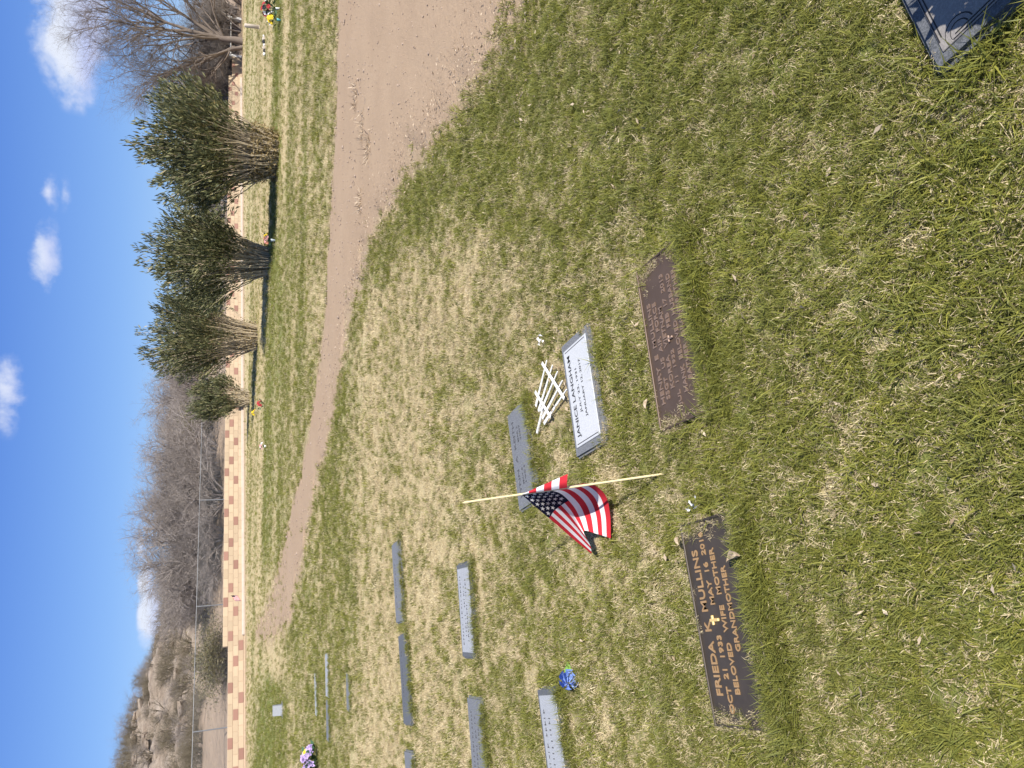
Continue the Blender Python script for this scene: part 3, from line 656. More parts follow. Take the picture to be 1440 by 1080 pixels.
def bare_tree():
    rg = random.Random(21); x0, y0 = 22.6, 54.0; z0 = hill_z(x0, y0) - 0.15
    root = empty('bare_tree', (x0, y0, z0)); tag(root, 'tall leafless tree with many spreading branches behind the end of the wall', 'tree')
    spec = [(9, 0.8, 0.56, 0.66, 0.20, 0.035), (8, 0.9, 0.58, 0.72, 0.30, 0.03), (7, 1.0, 0.58, 0.78, 0.38, 0.0), (4, 1.0, 0.62, 0.85, 0.42, -0.01), (0, 1, 1, 1, 0.45, 0)]
    out = [[], [], [], []]
    V, Q = tubes([([(0, 0, 0), (0.05, 0, 0.7), (0.0, 0.1, 1.5), (0.1, 0.1, 2.4)], [0.27, 0.22, 0.19, 0.12]), ([(-0.3, 0, 0), (-0.55, 0.1, 0.8), (-1.0, 0.1, 1.7)], [0.17, 0.13, 0.10])], 9)
    link('trunk', raw_mesh('trunk', V, Q, M_bark, True), root)
    for dx, dz, L, r, st in [(-0.75, 1.0, 5.4, 0.15, (-1.0, .1, 1.6)), (-0.45, 1, 6.2, 0.15, (-0.8, .1, 1.3)), (-1.15, 1, 4.6, 0.12, (-0.7, .1, 1.1)), (-0.15, 1, 7.4, 0.17, (.1, .1, 2.3)), (0.12, 1, 7.6, 0.17, (.05, .1, 2.0)), (0.45, 1, 6.6, 0.15, (.05, .1, 1.8)), (0.8, 1, 5.6, 0.13, (0, .1, 1.5)), (-0.3, 1, 6.6, 0.13, (0, .1, 1.7)), (1.2, 0.9, 4.5, 0.11, (0, .1, 1.4)), (-0.6, 1, 5.8, .12, (-.4, .1, .8)), (-1.5, .8, 3.8, .09, (-.8, .1, 1.2))]:
        grow(rg, Vector(st), Vector((dx, rg.uniform(-0.5, 0.4), dz)).normalized(), L * 0.78, r * 0.74, 0, spec, out)
        grow(rg, Vector(st) * 0.9, Vector((dx + rg.uniform(-.4, .3), rg.uniform(-0.6, 0.5), dz)).normalized(), L * 0.6, r * 0.5, 0, spec[:1] + spec[2:], out)
    V, Q = tubes(out[0], 6); link('limbs', raw_mesh('limbs', V, Q, M_bark, True), root)
    V, Q = tubes(out[1], 4); link('branches', raw_mesh('branches', V, Q, M_bark, True), root)
    V, Q = tubes(out[2] + out[3], 3); link('twigs', raw_mesh('twigs', V, Q, M_bark), root)
bare_tree()
def green_bush(loc, R, Ht, rb, nst, nl, seed, label, skirt=0, lean=(0, 0)):
    rg = np.random.default_rng(seed); root = empty('green_bush', loc); tag(root, label, 'bush', 'vase shaped green bushes beyond the road')
    paths = []; LP = []; LD = []; LR = []
    tips = []
    for k in range(nst):
        a = rg.uniform(0, 2 * math.pi); q = math.sqrt(rg.random()); b = np.array([math.cos(a) * rb * q, math.sin(a) * rb * q, -0.03])
        hh = Ht * (0.56 + 0.44 * rg.random()) * (1.0 - 0.22 * q * q) * (0.9 + 0.1 * math.sin(3 * a + seed)); rr = R * q * rg.uniform(0.75, 1.05)
        e = np.array([math.cos(a) * rr + lean[0], math.sin(a) * rr + lean[1], hh]); mid = b * 0.55 + e * 0.45; mid[2] = hh * 0.56; mid[:2] = b[:2] + (e[:2] - b[:2]) * 0.24
        t = np.linspace(0, 1, 7)[:, None]; P = (1 - t) ** 2 * b + 2 * t * (1 - t) * mid + t * t * e; P[1:-1] += rg.normal(size=(5, 3)) * 0.035
        paths.append((P.tolist(), (0.021 * (1 - 0.75 * t[:, 0])).tolist())); tips.append(P)
    V, Q = tubes(paths, 4); link('stems', raw_mesh('stems', V, Q, M_stem, True), root)
    per = nl // nst
    for P in tips:
        t0 = rg.uniform(0.34, 0.70); t = t0 + (1 - t0) * np.sqrt(rg.random(per)); f = t * 6; i = np.minimum(f.astype(int), 5); u = (f - i)[:, None]
        p = P[i] * (1 - u) + P[i + 1] * u; d = P[i + 1] - P[i]; d /= np.linalg.norm(d, axis=1)[:, None]
        sp = 0.035 + 0.085 * np.sin(np.clip((t - t0) / (1 - t0), 0, 1) * math.pi * 0.9)[:, None]
        p = p + rg.normal(size=(per, 3)) * sp; LP.append(p); LD.append(d * 1.3 + rg.normal(size=(per, 3)) * 0.42 + np.array([0, 0, 0.15])); LR.append(np.clip(rg.random(per) ** 1.6 * 0.86 + 0.12 * (rg.random() - 0.3) + 0.2 * (rg.random(per) > 0.94), 0, 1))
    LP = np.concatenate(LP); LD = np.concatenate(LD); LR = np.concatenate(LR); n = len(LP)
    link('foliage', leaves_mesh('foliage', LP, LD, rg.uniform(0.10, 0.20, n), rg.uniform(0.026, 0.044, n), LR, M_bleaf), root)
    if skirt:
        a = rg.uniform(0, 2 * math.pi, skirt); q = rb * (0.75 + 0.5 * rg.random(skirt)); z = rg.random(skirt) ** 1.2 * 0.75
        p = np.stack([np.cos(a) * q * (1 + z * 0.35), np.sin(a) * q * (1 + z * .35), z], -1); link('dead_leaf_skirt', leaves_mesh('dead_leaf_skirt', p, rg.normal(size=(skirt, 3)), rg.uniform(0.07, 0.14, skirt), rg.uniform(0.02, 0.035, skirt), rg.random(skirt), M_dleaf), root)
    return root
green_bush((5.85, 20.7, 0), 1.8, 3.7, 0.52, 200, 17000, 1, 'largest green bush with tan dead leaves round its base, nearest the bare tree', 2600)
green_bush((3.45, 23.2, 0), 1.68, 3.6, 0.40, 150, 14000, 2, 'green bush with bare leaning stems, between the largest bush and the third one', 300)
green_bush((1.45, 28.3, 0), 1.75, 4.05, 0.46, 160, 15000, 3, 'green bush with a dark shaded base standing third from the bare tree', 500)
green_bush((-0.85, 33.0, 0), 0.98, 2.5, 0.30, 80, 6500, 4, 'smallest green bush, at the end of the row nearest the grey thicket', 200)

# ------------------------------------------------------------------ grave markers
def marker(key, label, mats, rim=0.0, name='grave_marker'):
    cx, cy, w, d, a, z = MK[key]; root = empty(name, (cx, cy, 0), math.radians(a)); tag(root, label, 'grave marker', 'flat grave markers set in the lawn')
    return root, w, d, z
def slab(root, w, d, z, m, name='slab', bev=0.006):
    return link(name, bm_mesh(name, box_bm(w, d, z + 0.08, (0, 0, (z - 0.08) / 2), bev, 2), m), root)
def markers():
    r, w, d, z = marker('frieda', 'dark bronze plaque with gold raised letters and a small cross, overgrown by grass', None, name='bronze_plaque')
    slab(r, w, d, z, M_brD, 'plate'); 
    bm = bmesh.new(); e = 0.008
    for sx, sy, c in ((w - 0.002, e, (0, d / 2 - e / 2 - .001, z + 0.002)), (w - 0.002, e, (0, -d / 2 + e / 2 + .001, z + 0.002)), (e, d - 2 * e - .004, (w / 2 - e / 2 - .001, 0, z + 0.002)), (e, d - 2 * e - .004, (-w / 2 + e / 2 + .001, 0, z + 0.002))): box_bm(sx, sy, 0.007, c, 0.002, bm=bm)
    link('rim', bm_mesh('rim', bm, M_brD), r)
    lettering('FRIEDA  K  MULLINS', 0.44, 0.030, 0.005, (0.0, 0.098, z), M_letG, r); lettering('OCT  21  1933', 0.225, 0.022, 0.005, (-0.158, 0.05, z), M_letG, r); lettering('MAY  16  2016', 0.225, 0.022, 0.005, (0.158, 0.05, z), M_letG, r)
    lettering('BELOVED   WIFE   MOTHER', 0.43, 0.022, 0.005, (0, 0.008, z), M_letG, r); lettering('GRANDMOTHER', 0.25, 0.022, 0.005, (0.03, -0.034, z), M_letG, r)
    b = box_bm(0.010, 0.046, 0.008, (0, 0.052, z + 0.004), 0.002); box_bm(0.030, 0.0098, 0.0076, (0, 0.061, z + 0.004), 0.002, bm=b); link('cross', bm_mesh('cross', b, M_gold), r)
    r, w, d, z = marker('henry', 'brown bronze plaque with raised brown letters, right of the small flag', None, name='bronze_plaque')
    slab(r, w, d, z, M_brB, 'plate')
    bm = bmesh.new()
    for sx, sy, c in ((w - 0.002, e, (0, d / 2 - e / 2 - .001, z + 0.002)), (w - 0.002, e, (0, -d / 2 + e / 2 + .001, z + 0.002)), (e, d - 2 * e - .004, (w / 2 - e / 2 - .001, 0, z + 0.002)), (e, d - 2 * e - .004, (-w / 2 + e / 2 + .001, 0, z + 0.002))): box_bm(sx, sy, 0.007, c, 0.002, bm=bm)
    link('rim', bm_mesh('rim', bm, M_brB), r)
    for s, ww, x, y in (('HENRY  E  MULLINS', 0.38, -0.03, 0.108), ('SSGT   US  AIR  FORCE', 0.36, -0.03, 0.074), ('KOREA   VIETNAM', 0.30, -0.03, 0.040), ('JUL  11  1932', 0.20, -0.15, 0.006), ('FEB  17  2013', 0.20, 0.13, 0.006), ('HANK  BELOVED  HUSBAND', 0.43, 0.0, -0.034), ('FATHER  GRANDFATHER', 0.40, 0.02, -0.068)):
        lettering(s, ww, 0.021, 0.005, (x, y, z), M_letB, r)
    b = box_bm(0.009, 0.036, 0.008, (-0.01, 0.006, z + 0.004), 0.002); box_bm(0.026, 0.0088, 0.0076, (-0.01, 0.013, z + 0.004), 0.002, bm=b); link('cross', bm_mesh('cross', b, M_letB), r)
    # white faced granite
    r, w, d, z = marker('janice', 'grey granite marker with a bright white face and black letters beside the white picket ornament', None)
    slab(r, w, d, z, M_gran, 'slab', 0.01); f = link('white_face', bm_mesh('white_face', box_bm(w - 0.085, d - 0.05, 0.004, (0, -0.004, z + 0.002), 0.0015), M_face), r)
    zz = z + 0.0035
    b = box_bm(0.0035, d - 0.075, 0.0018, (-(w - 0.085) / 2 + 0.012, -0.004, zz)); box_bm(0.0035, d - 0.075, 0.0018, ((w - 0.085) / 2 - 0.012, -0.004, zz), bm=b); link('border_lines', bm_mesh('border_lines', b, M_blk), f)
    lettering('JANICE LANGHAM', 0.375, 0.036, 0.0016, (0, 0.062, zz), M_blk, f); lettering('JULY 23, 1931', 0.20, 0.022, 0.0016, (0.01, 0.012, zz), M_blk, f); lettering('JANUARY 12, 2017', 0.26, 0.022, 0.0016, (0.01, -0.030, zz), M_blk, f)
    r, w, d, z = marker('lynn', 'plain grey granite marker with faint dark letters partly behind the small flag', None)
    s = slab(r, w, d, z, M_gran, 'slab', 0.01)
    lettering('LYNN  A  KEITH', 0.40, 0.026, 0.0012, (0, 0.062, z), M_engr, s)
    for t, x, y in (('MAY 8', -0.1, 0.012), ('1951', -0.1, -0.02), ('MAR 2', 0.12, 0.012), ('2007', 0.12, -0.02)): lettering(t, 0.085, 0.018, 0.0012, (x, y, z), M_engr, s)
    # other stones; rows of small dark engraved dashes too small to read
    def dashes(parent, w, z, rows, seed, m):
        rg = random.Random(seed); b = bmesh.new()
        for y, ww in rows:
            x = -ww / 2
            while x < ww / 2:
                l = rg.uniform(0.008, 0.016)
                if rg.random() > 0.22: box_bm(l * 0.35, 0.016, 0.002, (x, y + rg.uniform(-.002, .002), z + 0.0008), bm=b)
                if rg.random() > 0.4: box_bm(l, 0.004, 0.0017, (x + l / 2, y, z + 0.0008), bm=b)
                x += l + 0.012
        link('lettering', bm_mesh('lettering', b, m), parent)
    for key, lab, base, face, rows in (
            ('d', 'light faced grey granite marker alone between the flag and the far double row', M_granD, M_granL, [(0.06, 0.4), (0.0, 0.3), (-0.04, 0.36)]),
            ('g', 'pale faced granite marker beside the fallen blue silk flower', M_granD, M_granL, [(0.05, 0.42), (0.0, 0.34)]),
            ('f', 'medium grey granite marker at the frame edge, behind the one near the blue flower', M_gran, None, [(0.06, 0.4), (0.0, 0.35), (-0.05, 0.3)]),
            ('e1', 'light grey marker at the road end of the row of three', M_gran, None, [(0.05, 0.4)]),
            ('e2', 'dark grey marker in the middle of the row of three', M_granD, None, [(0.05, 0.4)]),
            ('e3', 'grey marker at the frame edge, end of the row of three', M_gran, None, [(0.05, 0.3)]),
            ('h1', 'thin looking grey marker in the far pair, nearer the road', M_granL, None, []), ('h2', 'grey marker in the far pair, nearer the lilac flowers', M_gran, None, []),
            ('i', 'small half buried grey marker just before the far pair', M_gran, None, []), ('j', 'faint half buried grey marker farthest back, just beyond the far pair', M_granL, None, [])):
        r, w, d, z = marker(key, lab, None); s = slab(r, w, d, z, base, 'slab', 0.012); zz = z
        if face: s = link('polished_face', bm_mesh('polished_face', box_bm(w - 0.075, d - 0.05, 0.004, (0, -0.006, z + 0.002), 0.0015), face), r); zz = z + 0.004
        if rows: dashes(s, w, zz, rows, len(lab), M_engr)
    # corner of a large polished stone at the near corner
    r, w, d, z = marker('k', 'blue grey polished stone in shade with etched branches, cut off by the corner', None)
    slab(r, w, d, z, M_granD, 'slab', 0.012); f = link('polished_face', bm_mesh('polished_face', box_bm(w - 0.07, d - 0.07, 0.004, (0, 0, z + 0.002), 0.0015), M_granK), r); zz = z + 0.004
    W2, D2 = (w - 0.07) / 2, (d - 0.07) / 2; bm = bmesh.new()
    for i, off in enumerate((0.004, 0.012)):
        t = 0.0025; box_bm(2 * (W2 - off) - 0.02, t, 0.0016, (0.01, D2 - off, zz + 0.0004), bm=bm); box_bm(t, 2 * (D2 - off) - 0.03, 0.0014, (-W2 + off, -0.012, zz + 0.0004), bm=bm)
    link('border_lines', bm_mesh('border_lines', bm, M_blk), f)
    paths = []
    def stroke(pts, r0): 
        paths.append(([(x, y, zz + 0.0002) for x, y in pts], [r0 * (1 - 0.6 * i / max(1, len(pts) - 1)) for i in range(len(pts))]))
    for q in (0.022, 0.034): stroke([(-W2 + 0.012 + q * math.cos(a) , D2 - 0.05 + q * math.sin(a)) for a in np.linspace(-1.4, 1.9, 12)], 0.0016)
    rg = random.Random(7)
    for k in range(9):
        x, y, a = -W2 + 0.05 + 0.02 * k, D2 - 0.10 - 0.012 * k * 0.4, rg.uniform(0.0, 0.9); pts = [(x, y)]
        for j in range(7):
            a += rg.uniform(-0.35, 0.3); x += 0.016 * math.cos(a); y += 0.016 * math.sin(a); pts.append((x, min(y, D2 - 0.02)))
            if j in (2, 4): stroke([(x, y), (x + 0.02 * math.cos(a + 0.8), min(y + 0.02 * math.sin(a + 0.8), D2 - .02))], 0.0014)
        stroke(pts, 0.0026)
    V, Q = tubes(paths, 4); link('etched_branches', raw_mesh('etched_branches', V, Q, M_blk), f)
    # small upright slant stone far left
    p = (-6.74, 15.94, 0); r = empty('slant_marker', p, math.radians(10)); tag(r, 'small upright pale grey slant stone on the bright green patch', 'grave marker')
    bm = bmesh.new(); V = [(-.1, -.07, -.05), (.1, -.07, -.05), (.1, .07, -.05), (-.1, .07, -.05), (-.1, -.02, .2), (.1, -.02, .2), (.1, .05, .2), (-.1, .05, .2)]
    link('stone', raw_mesh('stone', V, [(0, 3, 2, 1), (0, 1, 5, 4), (1, 2, 6, 5), (2, 3, 7, 6), (3, 0, 4, 7), (4, 5, 6, 7)], M_granL), r)
    link('base', bm_mesh('base', box_bm(.3, .22, .05, (0, 0, 0.0), .008), M_gran), r)
markers()

# ------------------------------------------------------------------ the small flag
def cat(P, t):
    n = len(P) - 1; f = min(max(t, 0), 1) * n; i = min(int(f), n - 1); u = f - i
    p0 = P[max(i - 1, 0)] if i > 0 else 2 * P[0] - P[1]; p1 = P[i]; p2 = P[i + 1]; p3 = P[i + 2] if i + 2 <= n else 2 * P[n] - P[n - 1]
    return 0.5 * (2 * p1 + (p2 - p0) * u + (2 * p0 - 5 * p1 + 4 * p2 - p3) * u * u + (3 * p1 - p0 - 3 * p2 + p3) * u ** 3)
def small_flag():
    base = Vector((-0.31, 2.30, 0)); A = Vector((-0.419, 2.65, 0.394)); dv = A - base; top = base + dv * 1.46
    root = empty('small_flag', base); tag(root, 'small stars and stripes flag drooping on a leaning wooden stick in the lawn', 'flag')
    def part(name, me): o = link(name, me, root); return o
    V, Q = tubes([([tuple(dv * -0.12), tuple(dv * 0.5), tuple(dv * 1.44), tuple(dv * 1.46)], [0.0042, 0.0042, 0.0042, 0.001])], 8); part('stick', raw_mesh('stick', V, Q, M_wood, True))
    G = [[(733, 695, 2.65), (757, 716, 2.655), (782, 737, 2.67), (806, 758, 2.685), (832, 779, 2.69)],
         [(750, 692, 2.62), (769, 705, 2.69), (790, 724, 2.715), (809, 743, 2.715), (830, 767, 2.70)],
         [(767, 689, 2.585), (786, 696, 2.70), (803, 713, 2.745), (813, 730, 2.75), (821, 747, 2.72)],
         [(783, 686, 2.555), (807, 687, 2.65), (826, 701, 2.69), (836, 722, 2.68), (840, 751, 2.655)],
         [(800, 683, 2.53), (830, 680, 2.545), (851, 696, 2.57), (858, 724, 2.59), (859, 757, 2.60)]]
    C = [[np.array(at(*q) - base) for q in row] for row in G]
    def sheet(s, t): return cat([cat(row, t) for row in C], s)
    ns, nt_ = 78, 70; V = np.array([[sheet(i / ns, j / nt_) for j in range(nt_ + 1)] for i in range(ns + 1)])
    idx = np.arange((ns + 1) * (nt_ + 1)).reshape(ns + 1, nt_ + 1); Q = np.stack([idx[:-1, :-1], idx[:-1, 1:], idx[1:, 1:], idx[1:, :-1]], -1).reshape(-1, 4)
    mi = np.zeros((ns, nt_), dtype=np.int32)
    for i in range(ns):
        mi[i, :] = (i // 6) % 2
    mi[:42, :28] = 2
    cl = part('cloth', raw_mesh('cloth', V.reshape(-1, 3), Q, [M_fr, M_fw, M_fb], True, mi.ravel()))
    SV = []; SF = []
    for r_ in range(6):
        for c_ in range(5 if r_ % 2 == 0 else 4):
            s0 = 0.54 * (r_ + 0.8) / 6.6; t0 = 0.4 * ((c_ * 2 + 1 + (r_ % 2)) / 10)
            p = sheet(s0, t0); ds = sheet(s0 + 0.01, t0) - p; dt = sheet(s0, t0 + 0.01) - p; ds = ds / 0.01; dt = dt / 0.01; nn = np.cross(ds, dt); nn /= np.linalg.norm(nn)
            for sg in (1, -1):
                i0 = len(SV)
                for k in range(10):
                    a = math.pi * k / 5; q = (0.040 if k % 2 == 0 else 0.017); SV.append(sheet(s0 - q * 1.15 * math.cos(a), t0 + q * 0.78 * math.sin(a)) + nn * 0.0012 * sg)
                SF.append(tuple(range(i0, i0 + 10)))
    o = link('stars', raw_mesh('stars', SV, SF, M_fw), cl)
    # the corner wrapped round the stick: a striped flap that widens downward
    B = Vector((-0.3803, 2.5312, 0.2603)) - base; A2 = A - base; outer = at(798, 666, 2.515) - base; n = 36; V = []; mi = []
    for i in range(n + 1):
        t = i / n; p = A2.lerp(B, t); q = A2.lerp(outer, t)
        for k in range(7):
            u = k / 6; w = p.lerp(q, u) + Vector((0, -0.018, 0.01)) * math.sin(math.pi * (u * 0.85 + 0.1)) * (0.25 + 0.75 * t) + Vector((0, -0.006, 0.002)); V.append(tuple(w))
    idx = np.arange((n + 1) * 7).reshape(n + 1, 7); Q = np.stack([idx[:-1, :-1], idx[:-1, 1:], idx[1:, 1:], idx[1:, :-1]], -1).reshape(-1, 4); mi = np.repeat([(1 if (i // 6) % 2 == 0 else 0) for i in range(n)], 6)
    part('wrapped_corner', raw_mesh('wrapped_corner', V, Q, [M_fr, M_fw], True, mi))
small_flag()
def far_flag():
    root = empty('tiny_flag', (-8.75, 32.3, 0)); tag(root, 'tiny distant stars and stripes flag standing before the block wall', 'flag')
    V, Q = tubes([([(0, 0, -0.1), (0.02, 0.0, 0.62)], [0.006, 0.006])], 5); link('stick', raw_mesh('stick', V, Q, M_wood), root)
    V = []; mi = []; ns, nn = 13, 10
    for i in range(ns + 1):
        for j in range(nn + 1):
            t = j / nn; V.append((0.02 - 0.04 - t * 0.22 + 0.02 * math.sin(5 * t), 0.04 * math.sin(t * 6), 0.60 - i / ns * 0.22 - t * 0.20))
    idx = np.arange((ns + 1) * (nn + 1)).reshape(ns + 1, nn + 1); Q = np.stack([idx[:-1, :-1], idx[:-1, 1:], idx[1:, 1:], idx[1:, :-1]], -1).reshape(-1, 4)
    mi = np.array([[2 if (i < 7 and j < 4) else (i % 2) for j in range(nn)] for i in range(ns)]).ravel()
    link('cloth', raw_mesh('cloth', V, Q, [M_fr, M_fw, M_fb], True, mi), root)
far_flag()

# ------------------------------------------------------------------ picket ornament, flowers, posts
def picket():
    pk = [((0.117, 3.264), (-0.107, 3.383)), ((0.093, 3.196), (-0.129, 3.347)), ((0.063, 3.137), (-0.128, 3.318)), ((0.022, 3.081), (-0.161, 3.296)), ((-0.018, 3.035), (-0.185, 3.274))]
    rl = [((0.104, 3.300), (-0.060, 3.046)), ((-0.035, 3.375), (-0.150, 3.188))]; st = ((-0.100, 3.297), (-0.237, 3.369))
    root = empty('picket_ornament', (-0.03, 3.22, 0)); tag(root, 'little white picket fence ornament lying flat between two granite markers', 'ornament')
    def bar(a, b, w, h, z, name, point=False):
        a = Vector((a[0] + 0.03, a[1] - 3.22, z)); b = Vector((b[0] + 0.03, b[1] - 3.22, z)); L_ = (b - a).length; ang = math.atan2(b.y - a.y, b.x - a.x)
        bm = box_bm(L_, w, h, (0, 0, 0), 0.002)
        if point:
            for v in bm.verts:
                if v.co.x < -L_ / 2 + 0.004: v.co.y *= 0.35
        o = link(name, bm_mesh(name, bm, M_white), root); o.location = (a + b) / 2; o.rotation_euler = (0, 0, ang)
    for i, (a, b) in enumerate(pk): bar(a, b, 0.0195, 0.005, 0.022 + 0.0008 * i, 'picket', True)
    for a, b in rl: bar(a, b, 0.018, 0.005, 0.031, 'rail')
    bar(*st, 0.014, 0.009, 0.018, 'stake')
picket()
def petal_flower(m, r, seed, n=7):
    rg = random.Random(seed); V = [(0, 0, 0.3 * r)]; Fc = []
    for ring, (rr, hh, nn) in enumerate(((1.0, 0.1, n), (0.62, 0.38, n - 2))):
        for k in range(nn):
            a = 2 * math.pi * (k + 0.5 * ring) / nn + rg.uniform(-.1, .1); w = 0.52; q = r * rr * rg.uniform(0.85, 1.1); i = len(V)
            V += [(0.1 * r * math.cos(a), 0.1 * r * math.sin(a), -0.1 * r + 0.2 * r * ring), (q * 0.65 * math.cos(a - w), q * 0.65 * math.sin(a - w), hh * r * 0.8), (q * math.cos(a), q * math.sin(a), hh * r), (q * 0.65 * math.cos(a + w), q * 0.65 * math.sin(a + w), hh * r * 0.8)]
            Fc.append((i, i + 1, i + 2, i + 3))
    return raw_mesh('flower', V[0:], Fc, m)
def bouquet(name, label, loc, cols, vase, R=0.16, Ht=0.34, n=10, fr=0.055, leafm=None, vh=0.12, seed=1, leafy_=26, tilt=0.0, vr=0.035):
    rg = random.Random(seed); root = empty(name, loc, 0); root.rotation_euler = (0, tilt, rg.uniform(-.3, .3)); tag(root, label, 'flowers')
    if vase is not None:
        V, Fc = lathe([(vr * 0.7, -0.03), (vr * 0.75, vh * 0.3), (vr * 1.15, vh), (vr * 1.0, vh), (vr * 0.8, vh * 0.8)], 14); link('vase', raw_mesh('vase', V, Fc, vase, True), root)
    fl = [petal_flower(m, fr, seed * 7 + i) for i, m in enumerate(cols)]; stems = []
    for k in range(n):
        a = 2 * math.pi * k / n * 2.4 + rg.uniform(-.3, .3); q = R * math.sqrt((k + 0.5) / n); z = vh + (Ht - vh) * (1 - 0.55 * (q / R) ** 2) * rg.uniform(0.85, 1.0)
        o = link('flower', fl[k % len(fl)], root); o.location = (q * math.cos(a), q * math.sin(a), z); s = rg.uniform(0.8, 1.25); o.scale = (s, s, s); o.rotation_euler = (Vector((q * math.cos(a), q * math.sin(a) - 0.06, 0.12))).to_track_quat('Z', 'Y').to_euler()
        stems.append(([(0, 0, vh * 0.7), (q * .5 * math.cos(a), q * .5 * math.sin(a), vh + (z - vh) * .6), (q * math.cos(a), q * math.sin(a), z)], [0.003] * 3))
    V, Q = tubes(stems, 3); link('stems', raw_mesh('stems', V, Q, leafm or M_fleaf), root)
    m = leafy_; a = rng.uniform(0, 6.28, m); q = R * rng.uniform(0.2, 1.05, m); p = np.stack([q * np.cos(a), q * np.sin(a), vh + (Ht - vh) * rng.uniform(0.0, 0.75, m)], -1)
    link('leaves', leaves_mesh('leaves', p, np.stack([np.cos(a), np.sin(a), rng.uniform(-.2, .8, m)], -1), np.full(m, fr * 1.8), np.full(m, fr * 0.8), rng.random(m), leafm or M_fleaf), root)
    return root
bouquet('flower_vase', 'yellow silk flowers in a small teal vase far across the road', (9.45, 20.8, 0), [M_yel, M_yel, M_wht], M_teal, 0.17, 0.36, 14, 0.062, seed=2, vh=0.1)
bouquet('flower_vase', 'red white and black silk flowers in a white vase beside the yellow ones', (9.85, 21.0, 0), [M_red, M_wht, M_dkp], M_vwht, 0.24, 0.50, 16, 0.075, seed=3, vh=0.13, tilt=-0.25, leafy_=40)
bouquet('flower_vase', 'orange and pink silk flowers in a grey vase at the foot of the second bush', (3.66, 20.9, 0), [M_org, M_pnk, M_yel], M_vgrey, 0.17, 0.30, 13, 0.055, seed=4, vh=0.12)
bouquet('flower_clump', 'dark red silk flowers on the lawn near the smallest bush', (-0.76, 23.7, 0), [M_red], None, 0.10, 0.20, 7, 0.055, seed=5, vh=0.02, leafy_=10)
bouquet('flower_clump', 'small yellow flower spot in the shadow of the smallest bush', (-1.2, 27.6, 0), [M_yel], None, 0.09, 0.18, 6, 0.05, seed=6, vh=0.02, leafy_=8)
bouquet('flower_clump', 'pale pink silk flowers alone on the lawn before the wall', (-1.92, 22.4, 0), [M_pnk, M_wht], M_vwht, 0.09, 0.20, 6, 0.045, seed=7, vh=0.07, leafy_=8)
bouquet('flower_clump', 'lilac and yellow silk flowers with dark leaves at the frame edge', (-5.28, 10.7, 0), [M_pur, M_pur, M_pur, M_yel], None, 0.17, 0.24, 16, 0.06, seed=8, vh=0.03, leafy_=70)
bouquet('flower_vase', 'added vase of flowers out of view, shading the etched polished stone', (1.02, 0.91, 0.0), [M_red, M_wht, M_pnk], M_vgrey, 0.11, 0.36, 16, 0.045, seed=9, vh=0.16, leafy_=70, vr=0.04)  # unseen vase, added outside the view to cast dappled shade on the stone
def blue_flower():
    root = empty('blue_flower', (-1.285, 2.93, 0.035)); root.rotation_euler = (1.2, 0.3, 0.6); tag(root, 'fallen blue silk flower with a bright green leaf on the lawn', 'flower')
    for k, (rr, nn) in enumerate(((0.044, 6), (0.032, 5), (0.021, 4))):
        V = []; Fc = []
        for j in range(nn):
            a = 2 * math.pi * j / nn + k * 0.5
            for u in range(4):
                for v in (-1, 0, 1):
                    w = (0.25 + 0.8 * u / 3) * (1.0 if u < 3 else 0.6); aa = a + v * 0.55 * w; q = rr * (0.15 + 0.85 * math.sin(u / 3 * 1.5)); V.append((q * math.cos(aa), q * math.sin(aa), 0.055 * (u / 3) ** 1.3 * (1 + 0.12 * abs(v)) - 0.02 + k * 0.004))
            i = len(V) - 12
            for u in range(3):
                for v in range(2): Fc.append((i + u * 3 + v, i + u * 3 + v + 1, i + u * 3 + v + 4, i + u * 3 + v + 3))
        link('petals', raw_mesh('petals', V, Fc, M_blu, True), root)
    V = [(0.02, 0, -0.01), (0.045, 0.022, 0.0), (0.085, 0.01, 0.012), (0.05, -0.018, 0.002)]; link('leaf', raw_mesh('leaf', V, [(0, 1, 2, 3)], M_flf2), root)
blue_flower()
def posts_and_bits():
    r = empty('grey_bollard', (14.05, 31.9, 0)); r.rotation_euler = (0, -0.05, 0); tag(r, 'light grey round post standing on the lawn beyond the yellow flowers', 'post')
    V, Fc = lathe([(0.075, -0.1), (0.075, 0.54), (0.06, 0.57), (0.0, 0.575)], 16); link('pipe', raw_mesh('pipe', V, Fc, M_conc, True), r)
    V, Fc = lathe([(0.13, -0.03), (0.13, 0.02), (0.1, 0.03), (0.07, 0.03)], 16); link('collar', raw_mesh('collar', V, Fc, M_conc, True), r)
    rg = random.Random(8)
    for k in range(7):
        t = k / 6; bm = bmesh.new(); bmesh.ops.create_icosphere(bm, subdivisions=1, radius=0.07 * rg.uniform(0.7, 1.3))
        for v in bm.verts: v.co = Vector((v.co.x * rg.uniform(.8, 1.3), v.co.y * rg.uniform(.8, 1.2), v.co.z * rg.uniform(.7, 1.1)))
        o = link('edging_stone', bm_mesh('edging_stone', bm, [M_wht, M_dark, M_conc][k % 3])); o.location = (11.1 + 0.9 * t, 27.2 + 0.65 * t, 0.04)
        tag(o, ['first', 'second', 'third', 'fourth', 'fifth', 'sixth', 'last'][k] + ' small edging stone of the row beyond the yellow flowers, counted from the bush side', 'stone', 'row of small edging stones')
    p = wall_pt(16.2, -0.55); r = empty('dark_box', (p.x, p.y, 0), WA); tag(r, 'dark box against the wall beside the smallest bush', 'box')  # dark rectangle at the wall, modelled as a plain lidded box
    link('body', bm_mesh('body', box_bm(0.55, 0.3, 0.5, (0, 0, 0.25), 0.02), M_dark), r); link('lid', bm_mesh('lid', box_bm(0.6, 0.34, 0.05, (0, 0, 0.527), 0.01), M_dark), r)
posts_and_bits()
